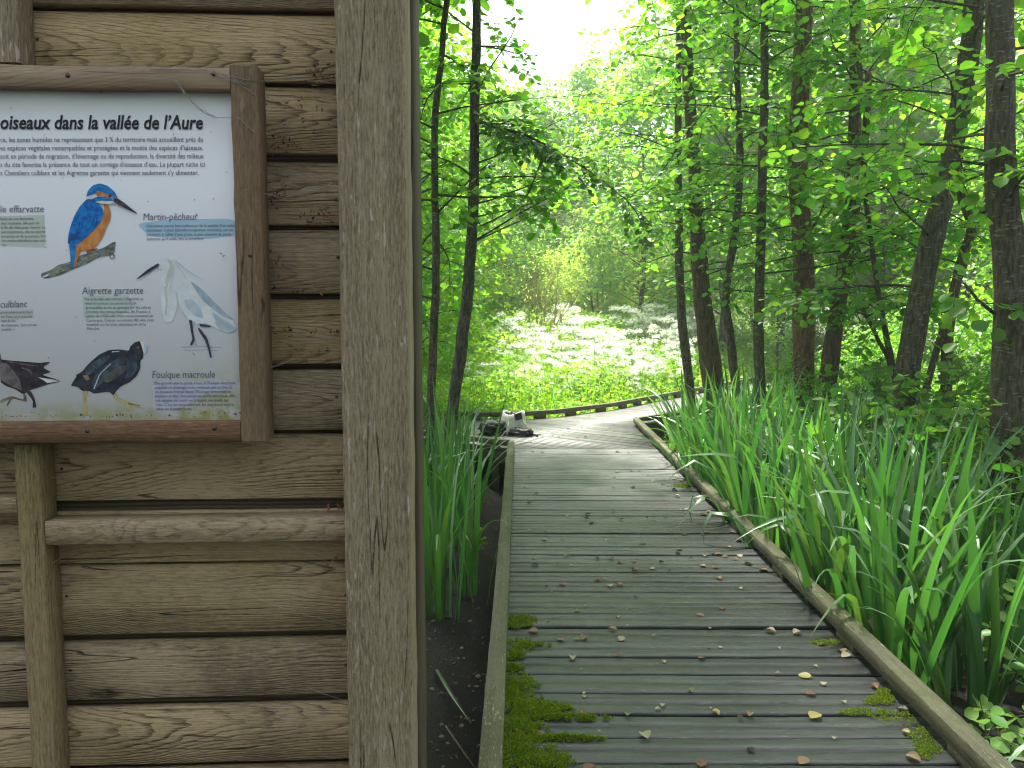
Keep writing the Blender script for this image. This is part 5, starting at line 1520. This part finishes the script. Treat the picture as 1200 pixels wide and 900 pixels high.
for (pp, lb, cat, mt, wd) in (([(512, 790), (528, 815), (552, 845)], 'fallen grey green iris blade lying on the dark soil', 'fallen blade', 'fern', .02), ([(522, 845), (545, 862), (560, 872)], 'dark broken twig lying on the soil at the foot of the hide', 'twig', 'dry_twig', .008)):
    P = [onz(a, b, -.36) for a, b in pp]
    for q in P: q.z = ground_z(q.x, q.y) + .03
    c0 = P[0].copy()
    mb = MB(); mb.tube([q - c0 for q in P], [wd * .5, wd * .6, wd * .15], n=5)
    if cat == 'fallen blade': mb.v = [(v[0], v[1], v[2] * .3) for v in mb.v]
    o = mb.build('iris_cutting' if cat == 'fallen blade' else 'twig', MAT[mt], smooth=True); o.location = c0; tag(o, lb, cat)


# ------------------------------------------------------------------ moss on the boards
def moss_patch(label, spots, seed, n):
    g = np.random.default_rng(seed)
    c = onz(spots[0][0], spots[0][1]); P = []; S = []
    while len(P) < n:
        (cx, cy, rx, ry) = spots[g.integers(len(spots))]
        a = g.uniform(0, 6.28); q = np.sqrt(g.random())
        w = onz(cx + rx * 1.25 * q * math.cos(a), cy + ry * 1.1 * q * math.sin(a))
        nz = mnoise.noise(Vector((w.x * 30, w.y * 30, 2.2)))
        nz2 = mnoise.noise(Vector((w.x * 90, w.y * 90, 7.2)))
        if nz * .8 + nz2 * .4 + (1 - q) * .9 < .18 and g.random() > .05: continue
        if w.x < left_x(w.y) + .003 or w.x > right_x(w.y) - .003: continue
        hh = .022 * (1 - q) + .006 * max(0, nz2)
        P.append((w.x - c.x, w.y - c.y, g.uniform(-.002, 1) * hh)); S.append(g.uniform(.004, .011))
    P = np.array(P); m_ = len(P)
    me = leaves_mesh('moss', P, np.stack((g.normal(0, .7, m_), g.normal(0, .7, m_), g.uniform(.3, 1.2, m_)), 1), g.normal(size=(m_, 3)), S, DIAM, DIAM_F)
    o = link('moss', me, MAT['moss']); o.location = (c.x, c.y, 0.0015)
    tag(o, label, 'moss', kind='stuff')


moss_patch('bright green moss spreading over the near boards along the left rail', [(610, 885, 45, 24), (605, 868, 38, 18), (625, 835, 50, 7), (610, 828, 28, 14), (665, 842, 45, 3.5), (604, 803, 24, 14), (606, 852, 30, 12), (660, 866, 40, 3.5), (640, 829, 25, 6), (600, 783, 12, 4), (600, 815, 16, 10), (628, 893, 40, 10)], 51, 26000)
moss_patch('round tuft of bright moss by the left rail, farthest from the camera', [(610, 728, 17, 7), (603, 730, 8, 8)], 52, 3200)
moss_patch('dull moss with dead leaves by the left rail between two bright tufts', [(606, 757, 18, 9), (625, 757, 18, 3), (603, 768, 10, 6)], 53, 2600)
moss_patch('patchy green moss on the near boards along the right rail', [(1040, 815, 12, 8), (1058, 842, 30, 9), (1012, 836, 30, 3.5), (1082, 862, 16, 10), (1085, 880, 14, 10), (970, 754, 18, 3.5), (1030, 822, 16, 5)], 54, 3600)
moss_patch('thin moss film on the boards under the drooping blades by the right rail', [(800, 570, 12, 2.2), (812, 566, 8, 1.6)], 55, 1500)

# ------------------------------------------------------------------ fallen leaves on the boardwalk
FL = {'tan': leafmat('fallen_tan', (0.42, 0.27, 0.16), (0.2, 0.12, 0.05), .02, .4, .08), 'pale': leafmat('fallen_pale', (0.58, 0.52, 0.36), (0.25, 0.2, 0.1), .02, .3, .08), 'red': leafmat('fallen_red', (0.36, 0.17, 0.11), (0.15, 0.06, 0.03), .02, .4, .08), 'yellow': leafmat('fallen_yellow', (0.62, 0.52, 0.18), (0.3, 0.25, 0.06), .02, .3, .08), 'dark': leafmat('fallen_dark', (0.045, 0.03, 0.022), (0.03, 0.02, 0.01), .02, .4, .08), 'green': leafmat('fallen_green', (0.24, 0.34, 0.12), (0.2, 0.3, 0.06), .02, .3, .08)}
for k, v in FL.items(): MAT['fl_' + k] = v


def leaf_mesh(seed, curl):
    r = random.Random(seed); mb = MB()
    ny, nx = 6, 4; vs = []; fs = []
    for j in range(ny + 1):
        t = j / ny; w = .42 * math.sin(math.pi * min(1, t * .92 + .05)) ** .75
        for i in range(nx + 1):
            s = i / nx * 2 - 1
            x = s * w * (1 + r.uniform(-.06, .06)); z = curl * (abs(s) ** 1.7) * w * .9 + .12 * curl * math.sin(t * 3.1) + r.uniform(-.015, .015) + .10 * (t - .5) ** 2 * curl
            vs.append((x, t - .5, z + .02))
    for j in range(ny):
        for i in range(nx):
            a = j * (nx + 1) + i; fs.append((a, a + 1, a + nx + 2, a + nx + 1))
    mb.add(vs, fs)
    mb.tube([(0, -.5, .03), (0.02, -.68, .05)], [.018, .012], n=4)
    return mb


shapes = []
for i in range(7):
    mb = leaf_mesh(i, (.3, .45, .55, .4, .6, .2, .7)[i])
    shapes.append(mb)
meshes = {}
rl = random.Random(44)


def fallen(px_, py_, size, colr, k=None):
    k = rl.randrange(7) if k is None else k
    key = (k, colr)
    if key not in meshes:
        o = shapes[k].build('fallen_leaf', MAT['fl_' + colr], smooth=True); meshes[key] = o.data
    else:
        o = bpy.data.objects.new('fallen_leaf', meshes[key]); COL.objects.link(o)
    c = onz(px_, py_)
    o.location = (c.x, c.y, .003); o.scale = (size,) * 3
    o.rotation_euler = (rl.uniform(-.15, .15), rl.uniform(-.15, .15), rl.uniform(0, 6.28))
    near = py_ > 640
    nm = {'tan': 'light brown curled', 'pale': 'pale dry', 'red': 'reddish brown', 'yellow': 'yellow', 'dark': 'dark brown shrivelled', 'green': 'greenish'}[colr]
    tag(o, '%s fallen leaf lying on the %s' % (nm, 'near wide boards' if near else 'far pale boards'), 'leaf', '%s fallen leaves on the %s boards' % (nm, 'near' if near else 'far'))
    return o


o = fallen(955, 840, .062, 'yellow', 0); o['label'] = 'largest yellow fallen leaf, lying flat on the lower right boards'; del o['group']
o = fallen(756, 863, .055, 'pale', 2); o['label'] = 'folded pale yellow leaf on the boards right of the near left moss'; del o['group']
o = fallen(943, 793, .055, 'yellow', 5); o['label'] = 'yellow leaf on the boards next to a smaller pale one, beside the right rail moss'; del o['group']
for (a, b, s, c) in ((903, 740, .05, 'tan'), (934, 742, .05, 'pale'), (820, 722, .045, 'red'), (846, 714, .045, 'red'), (822, 772, .035, 'red'), (879, 838, .035, 'tan'), (950, 814, .045, 'red'), (965, 802, .035, 'pale'), (942, 893, .05, 'tan'), (1070, 890, .05, 'tan'), (986, 764, .055, 'tan'), (1062, 859, .03, 'yellow'), (1025, 805, .04, 'red'), (880, 880, .035, 'dark'), (839, 835, .03, 'yellow'), (625, 740, .05, 'tan'), (657, 750, .045, 'tan'), (685, 748, .05, 'tan'), (676, 749, .03, 'green'), (728, 749, .045, 'pale'), (718, 738, .045, 'tan'), (724, 724, .035, 'yellow'), (676, 717, .035, 'green'), (671, 772, .045, 'pale'), (724, 769, .03, 'red'), (736, 838, .032, 'green'), (684, 836, .03, 'tan'), (685, 813, .02, 'pale'), (810, 810, .03, 'green'), (840, 836, .03, 'yellow'), (766, 745, .02, 'tan'), (631, 862, .05, 'tan'), (609, 860, .04, 'tan'), (608, 757, .05, 'tan'), (690, 900, .05, 'red'), (822, 896, .05, 'red'), (715, 687, .05, 'pale'), (727, 686, .04, 'tan'), (659, 685, .045, 'tan'), (700, 679, .04, 'red'), (664, 652, .04, 'green'), (716, 655, .045, 'tan'), (727, 659, .04, 'tan'), (744, 668, .045, 'tan'), (764, 667, .04, 'pale'), (826, 652, .045, 'pale'), (842, 650, .05, 'tan'), (850, 653, .04, 'tan'), (824, 664, .04, 'tan'), (838, 666, .045, 'tan'), (843, 678, .05, 'tan'), (895, 669, .055, 'tan'), (868, 690, .03, 'pale'), (743, 658, .03, 'tan'), (700, 655, .03, 'dark'), (702, 680, .03, 'dark'), (626, 655, .03, 'pale'), (745, 700, .03, 'dark'), (640, 688, .03, 'dark')):
    fallen(a, b, s, c)
for _ in range(95):
    py_ = 488 + 175 * rl.random() ** .8
    xa = 612; xb = 735 + (py_ - 490) * 1.0
    fallen(rl.uniform(xa, xb), py_, rl.uniform(.022, .05), rl.choice(('dark', 'dark', 'dark', 'tan', 'pale', 'red', 'dark')))
for _ in range(12):
    py_ = 505 + 330 * rl.random() ** 1.2
    fallen(738 + (py_ - 497) * .98 - abs(rl.gauss(0, 14)), py_, rl.uniform(.025, .055), rl.choice(('tan', 'tan', 'pale', 'red', 'dark')))
for _ in range(26):
    py_ = 660 + 230 * rl.random()
    fallen(rl.uniform(640, 760 + (py_ - 490) * .75), py_, rl.uniform(.012, .026), rl.choice(('tan', 'pale', 'dark', 'pale')))

# ------------------------------------------------------------------ bags left on the landing
MAT['bag_white'] = plain('white_canvas', (0.80, 0.78, 0.74), rough=.85, var=.25, scale=14, bump=.3)
MAT['bag_black'] = plain('black_nylon', (0.022, 0.021, 0.026), rough=.5, var=.4, scale=18, bump=.4)
MAT['bag_grey'] = plain('grey_lining', (0.16, 0.15, 0.17), rough=.7, var=.4, scale=18, bump=.3)
c = onz(600, 507); c.y = 10.55; c.x = (600 - 600) / FPX * 10.7
root = empty('canvas_bag', c + Vector((.02, 0, 0)), rad(8), 'slouching white canvas bag with a black lined opening on the landing', 'bag')
mb = MB()
nu = 20
for j, (z, sx, sy) in enumerate(((.0, .17, .13), (.06, .195, .145), (.15, .185, .13), (.24, .165, .115), (.30, .15, .10), (.306, .135, .085), (.27, .12, .075))):
    for i in range(nu):
        a = 2 * math.pi * i / nu
        k = 1 + .14 * mnoise.noise(Vector((math.cos(a) * 1.6, math.sin(a) * 1.6, z * 9)))
        mb.v.append((math.cos(a) * sx * k, math.sin(a) * sy * k, z + (.03 * math.cos(a * 2 + 1) if z > .15 else 0))); mb.uv.append((0, 0))
for j in range(6):
    for i in range(nu):
        a = j * nu + i; b = j * nu + (i + 1) % nu; mb.f.append([a, b, b + nu, a + nu]); mb.mi.append(0)
mb.f.append(list(range(nu))[::-1]); mb.mi.append(0)
mb.build('bag_body', MAT['bag_white'], root, smooth=True)
mb = MB(); mb.blob((.03, -.01, .26), (.10, .055, .05), seed=3, amp=.3); mb.build('lining', MAT['bag_black'], root, smooth=True)
mb = MB(); mb.sweep(rect(.10, .006, .002), (.04, -.105, .30), (.06, -.135, .215), up=(0, -1, .2), n=3, jit=.001); mb.build('flap', MAT['bag_black'], root)
for s in (-1, 1):
    mb = MB(); mb.tube([(.08 * s, -.07, .24), (.12 * s + .03, -.14, .15), (.16 * s + .05, -.17, .03), (.20 * s + .09, -.15, .008), (.24 * s + .14, -.08, .008)], .009, n=6)
    mb.build('strap', MAT['bag_white'], root, smooth=True)
root = empty('backpack', (c.x - .06, c.y - .06, 0), rad(-6), 'crumpled black backpack lying under and beside the white bag', 'bag')
mb = MB()
mb.blob((-.20, -.02, .075), (.19, .15, .10), seed=6, amp=.55, freq=2.6, nu=22, nv=14, flat=.002)
mb.build('pack_body', MAT['bag_black'], root, smooth=True)
mb = MB(); mb.blob((.20, -.10, .045), (.16, .09, .06), seed=8, amp=.6, freq=3, nu=20, nv=12, flat=.002); mb.build('side_pocket', MAT['bag_black'], root, smooth=True)
mb = MB(); mb.blob((-.18, -.05, .16), (.15, .09, .045), seed=9, amp=.6, freq=3, nu=18, nv=10); mb.build('top_flap', MAT['bag_grey'], root, smooth=True)
for k in range(2):
    mb = MB(); mb.tube([(.22, -.10, .09), (.30, -.13, .10 - .02 * k), (.37, -.17 + .05 * k, .03), (.43, -.19 + .09 * k, .008)], .008, n=6); mb.build('strap', MAT['bag_grey' if k else 'bag_black'], root, smooth=True)

# ------------------------------------------------------------------ daylight
EL, AZ = 69.0, -20.0
SKY = 0.12
SUN = 4.2
w = bpy.data.worlds.new('World'); SC.world = w; w.use_nodes = True
nt = w.node_tree
bg = nt.nodes['Background']
sky = nt.nodes.new('ShaderNodeTexSky'); sky.sky_type = 'NISHITA'; sky.sun_disc = False
sky.sun_elevation = rad(EL); sky.sun_rotation = rad(AZ); sky.air_density = 1.0; sky.dust_density = 4.0; sky.ozone_density = 1.0
hs = nt.nodes.new('ShaderNodeHueSaturation'); hs.inputs['Saturation'].default_value = 0.42
nt.links.new(sky.outputs[0], hs.inputs['Color']); nt.links.new(hs.outputs[0], bg.inputs['Color'])
bg.inputs['Strength'].default_value = SKY
sd = bpy.data.lights.new('sun', 'SUN'); so = bpy.data.objects.new('sun', sd); COL.objects.link(so)
sd.energy = SUN; sd.angle = rad(6.0); sd.color = (1.0, 0.95, 0.86)
sv = Vector((math.sin(rad(AZ)) * math.cos(rad(EL)), math.cos(rad(AZ)) * math.cos(rad(EL)), math.sin(rad(EL))))
so.rotation_euler = sv.to_track_quat('Z', 'Y').to_euler()
so.location = (0, 0, 20)
SC.view_settings.view_transform = 'Standard'; SC.view_settings.look = 'None'; SC.view_settings.gamma = 1.0; SC.view_settings.use_curve_mapping = False
SC.view_settings.exposure = 1.92
SC.render.engine = 'CYCLES'
cy = SC.cycles
cy.max_bounces = 9; cy.diffuse_bounces = 8; cy.glossy_bounces = 2; cy.transmission_bounces = 8; cy.transparent_max_bounces = 4; cy.volume_bounces = 0
cy.use_denoising = True; cy.filter_width = 1.15
cy.sample_clamp_indirect = 6.0
cy.caustics_reflective = False; cy.caustics_refractive = False

# ------------------------------------------------------------------ pale summer air
HZ = 0.0024
if HZ:
    m, nt_, N, M, MIX, RAMP, SURF = new_mat('summer_air')
    pv = nt_.nodes.new('ShaderNodeVolumePrincipled')
    pv.inputs['Color'].default_value = (0.9, 0.95, 0.92, 1); pv.inputs['Density'].default_value = HZ; pv.inputs['Anisotropy'].default_value = 0.35
    nt_.links.new(pv.outputs[0], [n for n in nt_.nodes if n.type == 'OUTPUT_MATERIAL'][0].inputs['Volume'])
    mb = MB(); mb.prism([(-170, -190), (175, -190), (175, 205), (-170, 205)], -3.0, 19.0)
    o = mb.build('haze', m); tag(o, kind='stuff')
